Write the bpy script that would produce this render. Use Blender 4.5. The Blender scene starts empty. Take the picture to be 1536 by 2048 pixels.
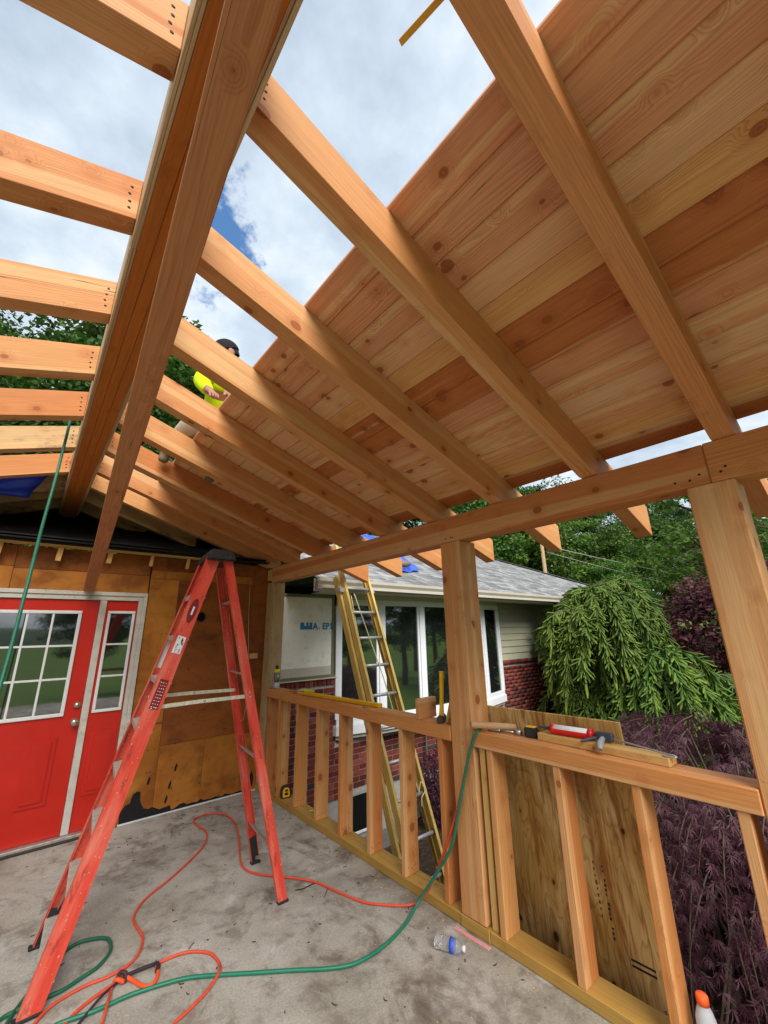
import bpy, bmesh, math, random
import numpy as np
from mathutils import Vector, Matrix

# ------------------------------------------------------------------ camera, sky, sun, exposure
scn = bpy.context.scene
COL = scn.collection
Rw = ((0.7642531, 0.16845486, 0.62252724), (-0.6446541, 0.22707434, 0.72997146), (-0.01839272, -0.95919769, 0.28213738))
cam_d = bpy.data.cameras.new('camera')
cam = bpy.data.objects.new('camera', cam_d)
COL.objects.link(cam)
M = Matrix.Identity(4)
for i in range(3):
    M[i][0] = Rw[i][0]; M[i][1] = -Rw[i][1]; M[i][2] = -Rw[i][2]
M[2][3] = 1.70
cam.matrix_world = M
cam_d.sensor_fit = 'VERTICAL'
cam_d.sensor_height = 36.0
cam_d.sensor_width = 27.0
cam_d.lens = 36.0 * 813 / 2048
cam_d.clip_start = 0.02
cam_d.clip_end = 3000
scn.camera = cam

SUN_EL, SUN_AZ = 43.0, 200.0      # azimuth in degrees clockwise from +Y (north)
world = bpy.data.worlds.new('World')
scn.world = world
world.use_nodes = True


def world_nodes():
    nt = world.node_tree
    nt.nodes.clear()
    n = nt.nodes.new
    L = nt.links.new
    out = n('ShaderNodeOutputWorld'); bg = n('ShaderNodeBackground')
    L(bg.outputs[0], out.inputs[0])
    sky = n('ShaderNodeTexSky'); sky.sky_type = 'NISHITA'; sky.sun_disc = False
    sky.sun_elevation = math.radians(SUN_EL); sky.sun_rotation = math.radians(SUN_AZ)
    sky.air_density = 1.0; sky.dust_density = 0.6; sky.ozone_density = 2.0
    tc = n('ShaderNodeTexCoord')
    sep = n('ShaderNodeSeparateXYZ'); L(tc.outputs['Generated'], sep.inputs[0])

    def math_(op, a, b=None, c=None):
        m = n('ShaderNodeMath'); m.operation = op
        for k, v in enumerate((a, b, c)):
            if v is None: continue
            if isinstance(v, (int, float)): m.inputs[k].default_value = v
            else: L(v, m.inputs[k])
        return m.outputs[0]
    zz = math_('ADD', math_('MAXIMUM', sep.outputs[2], 0.0), 0.22)
    cx = n('ShaderNodeCombineXYZ')
    L(math_('DIVIDE', sep.outputs[0], zz), cx.inputs[0]); L(math_('DIVIDE', sep.outputs[1], zz), cx.inputs[1])
    n1 = n('ShaderNodeTexNoise'); n1.inputs['Scale'].default_value = 5.5; n1.inputs['Detail'].default_value = 8
    n1.inputs['Roughness'].default_value = 0.66; n1.inputs['Distortion'].default_value = 0.15
    L(cx.outputs[0], n1.inputs['Vector'])
    n2 = n('ShaderNodeTexNoise'); n2.inputs['Scale'].default_value = 1.9; n2.inputs['Detail'].default_value = 6
    n2.inputs['Roughness'].default_value = 0.58
    mp = n('ShaderNodeMapping'); mp.inputs['Location'].default_value = (4.3, 2.1, 0.7)
    L(cx.outputs[0], mp.inputs[0]); L(mp.outputs[0], n2.inputs['Vector'])
    # a break in the overcast
    hole = Vector((0.157, 0.664, 0.731)).normalized()
    dot = n('ShaderNodeVectorMath'); dot.operation = 'DOT_PRODUCT'
    nrm = n('ShaderNodeVectorMath'); nrm.operation = 'NORMALIZE'; L(tc.outputs['Generated'], nrm.inputs[0])
    L(nrm.outputs[0], dot.inputs[0]); dot.inputs[1].default_value = hole
    hb = n('ShaderNodeMapRange'); hb.interpolation_type = 'SMOOTHSTEP'
    L(dot.outputs['Value'], hb.inputs[0])
    for k, v in zip((1, 2, 3, 4), (0.984, 1.0, 0.0, 0.30)): hb.inputs[k].default_value = v
    cov = math_('ADD', math_('SUBTRACT', n1.outputs[0], hb.outputs[0]), 0.27)
    cm = n('ShaderNodeMapRange'); cm.interpolation_type = 'SMOOTHSTEP'; L(cov, cm.inputs[0])
    for k, v in zip((1, 2, 3, 4), (0.44, 0.56, 0.0, 1.0)): cm.inputs[k].default_value = v
    ramp = n('ShaderNodeValToRGB'); cr = ramp.color_ramp
    cr.elements[0].position = 0.38; cr.elements[0].color = (2.15, 2.65, 3.25, 1)
    cr.elements[1].position = 0.66; cr.elements[1].color = (5.3, 5.45, 5.6, 1)
    e = cr.elements.new(0.5); e.color = (3.2, 3.7, 4.25, 1)
    L(n2.outputs[0], ramp.inputs[0])
    mix = n('ShaderNodeMix'); mix.data_type = 'RGBA'
    L(cm.outputs[0], mix.inputs[0])
    tint = n('ShaderNodeMix'); tint.data_type = 'RGBA'; tint.blend_type = 'MULTIPLY'; tint.inputs[0].default_value = 1
    tint.inputs[7].default_value = (0.72, 0.98, 1.12, 1)
    L(sky.outputs[0], tint.inputs[6])
    L(tint.outputs[2], mix.inputs[6]); L(ramp.outputs[0], mix.inputs[7])
    L(mix.outputs[2], bg.inputs[0])
    bg.inputs[1].default_value = 0.105


world_nodes()
sun_d = bpy.data.lights.new('sun', 'SUN')
sun_d.energy = 2.4
sun_d.angle = math.radians(40)
sun_d.color = (1.0, 0.95, 0.88)
sun = bpy.data.objects.new('sun', sun_d)
COL.objects.link(sun)
_el, _az = math.radians(SUN_EL), math.radians(SUN_AZ)
_dir = Vector((math.sin(_az) * math.cos(_el), math.cos(_az) * math.cos(_el), math.sin(_el)))
sun.rotation_euler = _dir.to_track_quat('Z', 'Y').to_euler()
sun.location = (0, -6, 12)
scn.view_settings.view_transform = 'Standard'
scn.view_settings.look = 'None'
scn.view_settings.gamma = 1.0
scn.view_settings.exposure = 1.12
scn.view_settings.use_curve_mapping = False
scn.cycles.max_bounces = 8
scn.cycles.diffuse_bounces = 5
scn.cycles.transparent_max_bounces = 8

random.seed(7)
RNG = np.random.default_rng(11)

# ------------------------------------------------------------------ helpers
WM = {}


def link(o, mat=None, Mw=None, parent=None):
    COL.objects.link(o)
    if mat is not None and o.data is not None:
        if len(o.data.materials) == 0: o.data.materials.append(mat)
    Mw = Mw if Mw is not None else Matrix.Identity(4)
    WM[o] = Mw.copy()
    if parent is not None:
        o.parent = parent
        o.matrix_parent_inverse = WM[parent].inverted()
    o.matrix_basis = Mw
    return o


def thing(name, label, cat, loc=(0, 0, 0), group=None):
    o = bpy.data.objects.new(name, None)
    o.empty_display_size = 0.05
    link(o, None, Matrix.Translation(loc))
    o['label'] = label; o['category'] = cat
    if group: o['group'] = group
    return o


def tag(o, label, cat, group=None, kind=None):
    o['label'] = label; o['category'] = cat
    if group: o['group'] = group
    if kind: o['kind'] = kind
    return o


def struct(o):
    o['kind'] = 'structure'
    return o


def bm_mesh(name, bm, smooth=False):
    me = bpy.data.meshes.new(name)
    bmesh.ops.recalc_face_normals(bm, faces=bm.faces)
    bm.to_mesh(me); bm.free()
    if smooth:
        for p in me.polygons: p.use_smooth = True
    return me


def np_mesh(name, V, F, attr=None):
    V = np.asarray(V, dtype=np.float32); F = np.asarray(F, dtype=np.int32)
    me = bpy.data.meshes.new(name)
    k = F.shape[1]
    me.vertices.add(len(V)); me.vertices.foreach_set('co', V.ravel())
    me.loops.add(F.size); me.loops.foreach_set('vertex_index', F.ravel())
    me.polygons.add(len(F))
    me.polygons.foreach_set('loop_start', np.arange(0, F.size, k, dtype=np.int32))
    if attr is not None:
        a = me.attributes.new('tone', 'FLOAT', 'FACE')
        a.data.foreach_set('value', np.asarray(attr, dtype=np.float32))
    me.update(calc_edges=True)
    me.validate()
    return me


BOXC = {}


def get_box(L, w, t, bev, mat):
    key = (round(L, 4), round(w, 4), round(t, 4), bev, mat.name)
    if key not in BOXC:
        bm = bmesh.new()
        bmesh.ops.create_cube(bm, size=1.0)
        for v in bm.verts: v.co = Vector((v.co.x * L, v.co.y * w, v.co.z * t))
        if bev > 0 and min(L, w, t) > 2.5 * bev:
            bmesh.ops.bevel(bm, geom=bm.edges[:], offset=bev, segments=1, affect='EDGES')
        me = bm_mesh('box', bm)
        me.materials.append(mat)
        BOXC[key] = me
    return BOXC[key]


AX = {'x': Matrix.Identity(4),
      'y': Matrix(((0, -1, 0, 0), (1, 0, 0, 0), (0, 0, 1, 0), (0, 0, 0, 1))),
      'z': Matrix(((0, 0, 1, 0), (0, 1, 0, 0), (-1, 0, 0, 0), (0, 0, 0, 1))),
      'Z': Matrix(((0, -1, 0, 0), (0, 0, -1, 0), (1, 0, 0, 0), (0, 0, 0, 1)))}


def box(name, x0, x1, y0, y1, z0, z1, mat, parent=None, axis='x', bev=0.003):
    """box with its local X (grain) along the named world axis"""
    d = (x1 - x0, y1 - y0, z1 - z0)
    c = Vector(((x0 + x1) / 2, (y0 + y1) / 2, (z0 + z1) / 2))
    A = AX[axis]
    dims = {'x': d, 'y': (d[1], d[0], d[2]), 'z': (d[2], d[1], d[0]), 'Z': (d[2], d[0], d[1])}[axis]
    me = get_box(*dims, bev, mat)
    o = bpy.data.objects.new(name, me)
    return link(o, None, Matrix.Translation(c) @ A, parent)


def frame(A, B, up):
    A = Vector(A); B = Vector(B)
    x = (B - A).normalized()
    z = Vector(up); z = (z - x * z.dot(x)).normalized()
    y = z.cross(x)
    Mx = Matrix.Identity(4)
    for i in range(3):
        Mx[i][0] = x[i]; Mx[i][1] = y[i]; Mx[i][2] = z[i]
    return Mx


def board(name, A, B, w, t, up, mat, parent=None, bev=0.003):
    """board from A to B (centre line), width w across, thickness t along 'up'"""
    A = Vector(A); B = Vector(B)
    Mx = frame(A, B, up)
    me = get_box((B - A).length, w, t, bev, mat)
    o = bpy.data.objects.new(name, me)
    return link(o, None, Matrix.Translation((A + B) / 2) @ Mx, parent)


def prism(name, pts, y0, y1, ang, mat, parent=None, bev=0.002):
    """polygon in world XZ extruded in Y; local X turned by ang about Y so that grain follows the slope"""
    p0 = Vector((pts[0][0], (y0 + y1) / 2, pts[0][1]))
    Rm = Matrix.Rotation(ang, 4, 'Y')
    inv = Rm.inverted()
    bm = bmesh.new()
    h = (y1 - y0) / 2
    loc = [inv @ (Vector((p[0], p0.y, p[1])) - p0) for p in pts]
    a = [bm.verts.new((v.x, -h, v.z)) for v in loc]
    b = [bm.verts.new((v.x, h, v.z)) for v in loc]
    bm.faces.new(a); bm.faces.new(b[::-1])
    n = len(a)
    for i in range(n): bm.faces.new((a[i], b[i], b[(i + 1) % n], a[(i + 1) % n]))
    bmesh.ops.recalc_face_normals(bm, faces=bm.faces)
    if bev: bmesh.ops.bevel(bm, geom=bm.edges[:], offset=bev, segments=1, affect='EDGES')
    o = bpy.data.objects.new(name, bm_mesh(name, bm))
    return link(o, mat, Matrix.Translation(p0) @ Rm, parent)


def profile(name, uv, A, B, u, mat, parent=None):
    """closed 2D profile (u,v) swept straight from A to B; local Y = u direction"""
    A = Vector(A); B = Vector(B)
    x = (B - A).normalized()
    yv = Vector(u); yv = (yv - x * yv.dot(x)).normalized()
    z = x.cross(yv)
    Mx = Matrix.Identity(4)
    for i in range(3):
        Mx[i][0] = x[i]; Mx[i][1] = yv[i]; Mx[i][2] = z[i]
    L = (B - A).length
    bm = bmesh.new()
    a = [bm.verts.new((0, p[0], p[1])) for p in uv]
    b = [bm.verts.new((L, p[0], p[1])) for p in uv]
    bm.faces.new(a); bm.faces.new(b[::-1])
    n = len(a)
    for i in range(n): bm.faces.new((a[i], b[i], b[(i + 1) % n], a[(i + 1) % n]))
    o = bpy.data.objects.new(name, bm_mesh(name, bm))
    return link(o, mat, Matrix.Translation(A) @ Mx, parent)


def poly(name, pts, thick, mat, parent=None, Mw=None, bev=0.0):
    """flat outline in local XY, extruded down by thick"""
    bm = bmesh.new()
    a = [bm.verts.new((p[0], p[1], 0)) for p in pts]
    b = [bm.verts.new((p[0], p[1], -thick)) for p in pts]
    bm.faces.new(a); bm.faces.new(b[::-1])
    n = len(a)
    for i in range(n): bm.faces.new((a[i], b[i], b[(i + 1) % n], a[(i + 1) % n]))
    if bev: 
        bmesh.ops.recalc_face_normals(bm, faces=bm.faces)
        bmesh.ops.bevel(bm, geom=bm.edges[:], offset=bev, segments=2, affect='EDGES')
    o = bpy.data.objects.new(name, bm_mesh(name, bm))
    return link(o, mat, Mw, parent)


def wallM(x, y, z):
    """local XY = world XZ facing -Y (towards the porch)"""
    Mx = Matrix(((1, 0, 0, x), (0, 0, -1, y), (0, 1, 0, z), (0, 0, 0, 1)))
    return Mx


def catmull(P, sub=6):
    P = [Vector(p) for p in P]
    out = []
    for i in range(len(P) - 1):
        p0 = P[max(i - 1, 0)]; p1 = P[i]; p2 = P[i + 1]; p3 = P[min(i + 2, len(P) - 1)]
        for k in range(sub):
            t = k / sub
            out.append(0.5 * ((2 * p1) + (p2 - p0) * t + (2 * p0 - 5 * p1 + 4 * p2 - p3) * t * t + (3 * p1 - p0 - 3 * p2 + p3) * t ** 3))
    out.append(P[-1])
    return out


def tube_bm(bm, pts, rad, sides=8, cap=True):
    n = len(pts)
    rr = rad if isinstance(rad, (list, tuple)) else [rad] * n
    prev = None; up = Vector((0, 0, 1)); rings = []
    for i in range(n):
        d = (pts[min(i + 1, n - 1)] - pts[max(i - 1, 0)])
        d = d.normalized() if d.length > 1e-9 else Vector((0, 0, 1))
        if prev is None:
            a = d.cross(up)
            if a.length < 1e-3: a = d.cross(Vector((1, 0, 0)))
        else:
            a = prev - d * prev.dot(d)
            if a.length < 1e-6: a = d.cross(up)
        a.normalize(); prev = a
        b = d.cross(a)
        rings.append([bm.verts.new(pts[i] + (a * math.cos(2 * math.pi * k / sides) + b * math.sin(2 * math.pi * k / sides)) * rr[i]) for k in range(sides)])
    for i in range(n - 1):
        for k in range(sides):
            f = bm.faces.new((rings[i][k], rings[i][(k + 1) % sides], rings[i + 1][(k + 1) % sides], rings[i + 1][k]))
            f.smooth = True
    if cap:
        bm.faces.new(rings[0][::-1]); bm.faces.new(rings[-1])


def tube(name, P, rad, mat, parent=None, sub=6, sides=8):
    pts = catmull(P, sub) if sub > 1 else [Vector(p) for p in P]
    if isinstance(rad, (list, tuple)) and len(rad) != len(pts):
        xs = np.linspace(0, 1, len(rad)); rad = list(np.interp(np.linspace(0, 1, len(pts)), xs, rad))
    bm = bmesh.new()
    o0 = pts[0].copy()
    tube_bm(bm, [p - o0 for p in pts], rad, sides)
    o = bpy.data.objects.new(name, bm_mesh(name, bm))
    return link(o, mat, Matrix.Translation(o0), parent)


def lathe(name, prof, mat, Mw, parent=None, sides=20, smooth=True):
    """prof: list of (z, r) along local Z"""
    bm = bmesh.new()
    rings = []
    for z, r in prof:
        rings.append([bm.verts.new((r * math.cos(2 * math.pi * k / sides), r * math.sin(2 * math.pi * k / sides), z)) for k in range(sides)])
    for i in range(len(rings) - 1):
        for k in range(sides):
            f = bm.faces.new((rings[i][k], rings[i][(k + 1) % sides], rings[i + 1][(k + 1) % sides], rings[i + 1][k])); f.smooth = smooth
    bm.faces.new(rings[0][::-1]); bm.faces.new(rings[-1])
    o = bpy.data.objects.new(name, bm_mesh(name, bm))
    return link(o, mat, Mw, parent)


def axisM(A, d, up=(0, 0, 1)):
    """local Z along d"""
    d = Vector(d).normalized()
    q = d.to_track_quat('Z', 'Y')
    return Matrix.Translation(A) @ q.to_matrix().to_4x4()


# ------------------------------------------------------------------ materials
class NT:
    def __init__(s, name):
        s.m = bpy.data.materials.new(name); s.m.use_nodes = True
        s.nt = s.m.node_tree; s.nt.nodes.clear()
        s.out = s.n('ShaderNodeOutputMaterial'); s.b = s.n('ShaderNodeBsdfPrincipled')
        s.l(s.b.outputs[0], s.out.inputs[0])
        s.tc = s.n('ShaderNodeTexCoord')
        s.oi = s.n('ShaderNodeObjectInfo')

    def n(s, t): return s.nt.nodes.new(t)
    def l(s, a, b): s.nt.links.new(a, b)

    def put(s, sock, v):
        if isinstance(v, (int, float)): sock.default_value = v
        elif isinstance(v, (tuple, list)):
            sock.default_value = tuple(v) + (1,) if len(v) == 3 and sock.type == 'RGBA' else v
        else: s.l(v, sock)

    def math(s, op, a, b=None, c=None, clamp=False):
        m = s.n('ShaderNodeMath'); m.operation = op; m.use_clamp = clamp
        for k, v in enumerate((a, b, c)):
            if v is not None: s.put(m.inputs[k], v)
        return m.outputs[0]

    def vec(s, op, a, b):
        m = s.n('ShaderNodeVectorMath'); m.operation = op
        s.put(m.inputs[0], a); s.put(m.inputs[1], b)
        return m.outputs['Value'] if op in ('LENGTH', 'DOT_PRODUCT') else m.outputs[0]

    def comb(s, x, y, z):
        m = s.n('ShaderNodeCombineXYZ')
        for k, v in enumerate((x, y, z)): s.put(m.inputs[k], v)
        return m.outputs[0]

    def noise(s, vec, scale, detail=3, rough=0.5, dist=0.0):
        m = s.n('ShaderNodeTexNoise'); s.put(m.inputs['Vector'], vec)
        m.inputs['Scale'].default_value = scale; m.inputs['Detail'].default_value = detail
        m.inputs['Roughness'].default_value = rough; m.inputs['Distortion'].default_value = dist
        return m.outputs[0]

    def ramp(s, fac, stops, interp='LINEAR'):
        m = s.n('ShaderNodeValToRGB'); cr = m.color_ramp; cr.interpolation = interp
        while len(cr.elements) < len(stops): cr.elements.new(0.5)
        for e, (p, c) in zip(cr.elements, stops):
            e.position = p; e.color = (c, c, c, 1) if isinstance(c, (int, float)) else tuple(c) + (1,)
        s.put(m.inputs[0], fac)
        return m.outputs[0]

    def rng(s, v, a, b, c, d, smooth=True):
        m = s.n('ShaderNodeMapRange')
        if smooth: m.interpolation_type = 'SMOOTHSTEP'
        s.put(m.inputs[0], v)
        for k, x in zip((1, 2, 3, 4), (a, b, c, d)): s.put(m.inputs[k], x)
        return m.outputs[0]

    def mix(s, f, a, b, mode='MIX'):
        m = s.n('ShaderNodeMix'); m.data_type = 'RGBA'; m.blend_type = mode
        s.put(m.inputs[0], f); s.put(m.inputs[6], a); s.put(m.inputs[7], b)
        return m.outputs[2]

    def bump(s, h, st=0.2, d=0.01):
        m = s.n('ShaderNodeBump'); m.inputs['Strength'].default_value = st; m.inputs['Distance'].default_value = d
        s.put(m.inputs['Height'], h); s.l(m.outputs[0], s.b.inputs['Normal'])

    def fin(s, col, rough=0.6, spec=0.3, metal=0.0):
        s.put(s.b.inputs['Base Color'], col); s.put(s.b.inputs['Roughness'], rough)
        s.b.inputs['Specular IOR Level'].default_value = spec
        s.b.inputs['Metallic'].default_value = metal
        return s.m


def hexc(r, g, b):
    f = lambda c: (c / 255 / 12.92) if c / 255 <= 0.04045 else ((c / 255 + 0.055) / 1.055) ** 2.4
    return (f(r), f(g), f(b))


def wood(name, tints, ring=95.0, knots=1.0, contrast=0.30, rough=0.62, dirt=0.0, dark=(0.16, 0.045, 0.012), sap=(0.72, 0.46, 0.22), sapamt=0.55):
    s = NT(name)
    p0 = s.tc.outputs['Object']
    r = s.oi.outputs['Random']
    off = s.comb(s.math('MULTIPLY', r, 37.0), s.math('MULTIPLY', r, 91.0), s.math('MULTIPLY', r, 53.0))
    p = s.vec('ADD', p0, off)
    sep = s.n('ShaderNodeSeparateXYZ'); s.l(p0, sep.inputs[0])
    # knots
    vo = s.n('ShaderNodeTexVoronoi'); vo.inputs['Scale'].default_value = 8.5
    s.put(vo.inputs['Vector'], s.vec('MULTIPLY', p, (0.75, 1.0, 1.0)))
    kd = vo.outputs['Distance']
    kcol = s.n('ShaderNodeSeparateColor'); s.l(vo.outputs['Color'], kcol.inputs[0])
    ksize = s.rng(kcol.outputs[0], 0.12, 1.0, 0.0, 0.15 * knots, False)
    kn = s.math('SUBTRACT', kd, ksize)                     # <0 inside the knot
    knot = s.rng(kn, -0.02, 0.012, 1.0, 0.0)
    halo = s.rng(kn, 0.0, 0.30, 1.0, 0.0)
    halo = s.math('MULTIPLY', halo, s.math('GREATER_THAN', ksize, 0.012))
    knot = s.math('MULTIPLY', knot, s.math('GREATER_THAN', ksize, 0.012))
    # growth rings cut by the board faces
    f1 = s.math('FRACT', s.math('MULTIPLY', r, 7.31)); f2 = s.math('FRACT', s.math('MULTIPLY', r, 13.77)); f3 = s.math('FRACT', s.math('MULTIPLY', r, 29.3))
    warp = s.noise(s.vec('MULTIPLY', p, (0.7, 6.0, 6.0)), 1.0, 3, 0.5)
    yy = s.math('ADD', sep.outputs[1], s.math('MULTIPLY_ADD', f1, 0.24, -0.12))
    zz = s.math('ADD', sep.outputs[2], s.math('MULTIPLY_ADD', f2, 0.16, 0.03))
    rad = s.vec('LENGTH', s.comb(0.0, yy, zz), (0, 0, 0))
    rad = s.math('ADD', rad, s.math('MULTIPLY', sep.outputs[0], s.math('MULTIPLY_ADD', f3, 0.03, -0.015)))
    rad = s.math('ADD', rad, s.math('MULTIPLY', warp, 0.085))
    rad = s.math('ADD', rad, s.math('MULTIPLY', halo, 0.03))
    t = s.math('FRACT', s.math('MULTIPLY', rad, ring))
    late = s.ramp(t, [(0.0, 0.0), (0.45, 0.18), (0.86, 1.0), (0.95, 0.9), (1.0, 0.0)])
    fibre = s.noise(s.vec('MULTIPLY', p, (5.0, 190.0, 190.0)), 1.0, 2, 0.6)
    blot = s.noise(s.vec('MULTIPLY', p, (1.3, 5.0, 5.0)), 1.0, 4, 0.6)
    band = s.noise(s.vec('MULTIPLY', p, (0.12, 9.0, 9.0)), 1.0, 1, 0.5)
    n = len(tints)
    base = s.ramp(s.math('FRACT', s.math('MULTIPLY', r, 17.17)), [(i / n, c) for i, c in enumerate(tints)], 'CONSTANT')
    base = s.mix(s.math('MULTIPLY', s.rng(band, 0.54, 0.60, 0.0, 1.0), sapamt), base, sap)
    base = s.mix(s.rng(blot, 0.35, 0.7, 0.0, 0.28), base, s.mix(1.0, base, (1.0, 0.72, 0.5), 'MULTIPLY'))
    lm = s.rng(s.noise(s.vec('MULTIPLY', p, (0.5, 11.0, 11.0)), 1.0, 2, 0.5), 0.3, 0.7, 0.25, 1.25)
    grain = s.mix(s.math('MULTIPLY', s.math('MULTIPLY', late, contrast), lm), base, s.mix(1.0, base, (0.62, 0.40, 0.26), 'MULTIPLY'))
    grain = s.mix(1.0, grain, s.ramp(fibre, [(0.25, 0.82), (0.75, 1.1)]), 'MULTIPLY')
    grain = s.mix(s.math('MULTIPLY', halo, 0.35), grain, s.mix(1.0, grain, (0.7, 0.45, 0.3), 'MULTIPLY'))
    kr = s.math('FRACT', s.math('MULTIPLY', kd, 40.0))
    kc = s.mix(kr, dark, tuple(min(1, c * 2.6) for c in dark))
    grain = s.mix(s.math('MULTIPLY', knot, 0.85), grain, kc)
    ck = s.noise(s.vec('MULTIPLY', p, (0.35, 26.0, 26.0)), 1.0, 1, 0.4)
    cm = s.math('LESS_THAN', s.math('ABSOLUTE', s.math('SUBTRACT', ck, 0.5)), 0.0045)
    cz = s.rng(s.noise(s.vec('MULTIPLY', p, (0.9, 5.0, 5.0)), 1.0, 1, 0.5), 0.62, 0.68, 0.0, 0.75)
    grain = s.mix(s.math('MULTIPLY', cm, cz), grain, (0.05, 0.022, 0.01))
    if dirt:
        d = s.noise(s.vec('MULTIPLY', p, (3.0, 9.0, 9.0)), 1.0, 5, 0.7)
        grain = s.mix(s.rng(d, 0.5, 0.72, 0.0, dirt), grain, (0.06, 0.05, 0.045))
    s.bump(s.math('ADD', s.math('MULTIPLY', late, 0.5), fibre), 0.18, 0.002)
    return s.fin(grain, rough, 0.25)


FIR = [(0.61, 0.295, 0.11), (0.59, 0.255, 0.088), (0.64, 0.345, 0.145), (0.60, 0.265, 0.10), (0.55, 0.215, 0.07), (0.63, 0.31, 0.125)]
M_fir = wood('douglas_fir', FIR, ring=125, contrast=0.36, knots=1.35)
M_stud = wood('stud_fir', [(0.62, 0.285, 0.09), (0.64, 0.32, 0.115), (0.58, 0.23, 0.07), (0.61, 0.265, 0.085)], ring=95, contrast=0.4, knots=1.4)
M_deck = wood('deck_fir', [(0.66, 0.305, 0.145), (0.73, 0.43, 0.215), (0.54, 0.20, 0.068), (0.68, 0.34, 0.17), (0.76, 0.49, 0.26), (0.60, 0.235, 0.095), (0.70, 0.37, 0.18), (0.50, 0.175, 0.052), (0.70, 0.385, 0.14), (0.74, 0.45, 0.24)], ring=125, contrast=0.42, knots=1.6, sapamt=0.75, sap=(0.76, 0.50, 0.25))
M_aged = wood('aged_pale_post', [(0.50, 0.37, 0.19), (0.48, 0.36, 0.18)], ring=60, contrast=0.5, knots=1.2, sapamt=0.3, dirt=0.25)
M_brace = wood('reddish_fir', [(0.46, 0.185, 0.075), (0.47, 0.19, 0.08)], ring=120, contrast=0.36, knots=0.9, sapamt=0.25, sap=(0.52, 0.27, 0.10))
M_treated = wood('treated_lumber', [(0.42, 0.26, 0.06), (0.46, 0.29, 0.075)], ring=70, contrast=0.4, knots=0.6, sap=(0.5, 0.36, 0.12), sapamt=0.3)
M_pine = wood('pale_pine', [(0.68, 0.44, 0.15), (0.64, 0.40, 0.14)], ring=80, contrast=0.3, knots=0.5)
M_ridge = wood('ridge_laminate', [(0.48, 0.155, 0.02), (0.46, 0.145, 0.02)], ring=40, contrast=0.25, knots=0.3, sapamt=0.0, dirt=0.15)
M_plyedge = wood('plywood_edge', [(0.58, 0.44, 0.26), (0.55, 0.42, 0.25)], ring=180, contrast=0.55, knots=0.0, sapamt=0.2, dirt=0.2)
M_oldrafter = wood('weathered_rafter', [(0.60, 0.38, 0.18)], contrast=0.25, knots=0.6, dirt=0.85)


def plywood(name, pale, mid, streak, dark=(0.03, 0.018, 0.01), lines=16.0, stain=0.0, staincol=(0.05, 0.03, 0.015), knots=1.0, fig=0.22):
    """rotary cut veneer: contour figure, brown streaks, footballs and dark knots"""
    s = NT(name)
    p0 = s.tc.outputs['Object']; r = s.oi.outputs['Random']
    p = s.vec('ADD', p0, s.comb(s.math('MULTIPLY', r, 31.0), s.math('MULTIPLY', r, 17.0), s.math('MULTIPLY', r, 5.0)))
    a = s.noise(s.vec('MULTIPLY', p, (1.0, 4.6, 1.0)), 1.5, 2.5, 0.55, 0.6)
    t = s.math('FRACT', s.math('MULTIPLY', a, lines))
    late = s.ramp(t, [(0.0, 0.0), (0.6, 0.25), (0.9, 1.0), (1.0, 0.0)])
    st = s.noise(s.vec('MULTIPLY', p, (0.9, 9.0, 1.0)), 1.3, 4, 0.6, 0.8)
    c = s.mix(s.rng(a, 0.38, 0.62, 0.0, 1.0), pale, mid)
    c = s.mix(s.rng(st, 0.47, 0.62, 0.0, 0.9), c, streak)
    c = s.mix(s.math('MULTIPLY', late, fig), c, s.mix(1.0, c, (0.5, 0.36, 0.25), 'MULTIPLY'))
    fib = s.noise(s.vec('MULTIPLY', p, (6.0, 220.0, 1.0)), 1.0, 2, 0.6)
    c = s.mix(1.0, c, s.ramp(fib, [(0.25, 0.84), (0.75, 1.1)]), 'MULTIPLY')
    if knots:
        vo = s.n('ShaderNodeTexVoronoi'); vo.inputs['Scale'].default_value = 4.4
        vo.voronoi_dimensions = '2D'
        s.put(vo.inputs['Vector'], s.vec('MULTIPLY', p, (0.62, 1.0, 1.0)))
        kc = s.n('ShaderNodeSeparateColor'); s.l(vo.outputs['Color'], kc.inputs[0])
        ks = s.rng(kc.outputs[0], 0.35, 1.0, 0.0, 0.085 * knots, False)
        kn = s.math('SUBTRACT', vo.outputs['Distance'], ks)
        ok = s.math('GREATER_THAN', ks, 0.012)
        c = s.mix(s.math('MULTIPLY', s.rng(kn, 0.0, 0.06, 0.6, 0.0), ok), c, streak)
        c = s.mix(s.math('MULTIPLY', s.rng(kn, -0.025, 0.006, 0.95, 0.0), ok), c, dark)
    if stain:
        d = s.noise(s.vec('MULTIPLY', p, (1.2, 2.2, 1.0)), 2.2, 5, 0.7, 0.3)
        c = s.mix(s.rng(d, 0.50, 0.68, 0.0, stain), c, staincol)
        d2 = s.noise(p, 26.0, 3, 0.6)
        c = s.mix(s.rng(d2, 0.64, 0.72, 0.0, 0.7), c, staincol)
    s.bump(s.math('ADD', late, fib), 0.12, 0.002)
    return s.fin(c, 0.65, 0.25)


M_plysheet = plywood('sheet_plywood', (0.66, 0.45, 0.18), (0.52, 0.31, 0.09), (0.30, 0.125, 0.026), lines=15, knots=1.0, fig=0.6)
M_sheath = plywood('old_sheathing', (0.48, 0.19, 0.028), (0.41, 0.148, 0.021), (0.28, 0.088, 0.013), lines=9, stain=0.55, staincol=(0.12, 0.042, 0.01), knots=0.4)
M_sheathdk = plywood('stained_shaded_sheathing', (0.31, 0.098, 0.017), (0.26, 0.076, 0.014), (0.18, 0.052, 0.011), lines=9, stain=0.6, staincol=(0.07, 0.024, 0.007), knots=0.35)  # stained wall sheets; on the top strips it paints in shadow


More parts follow.
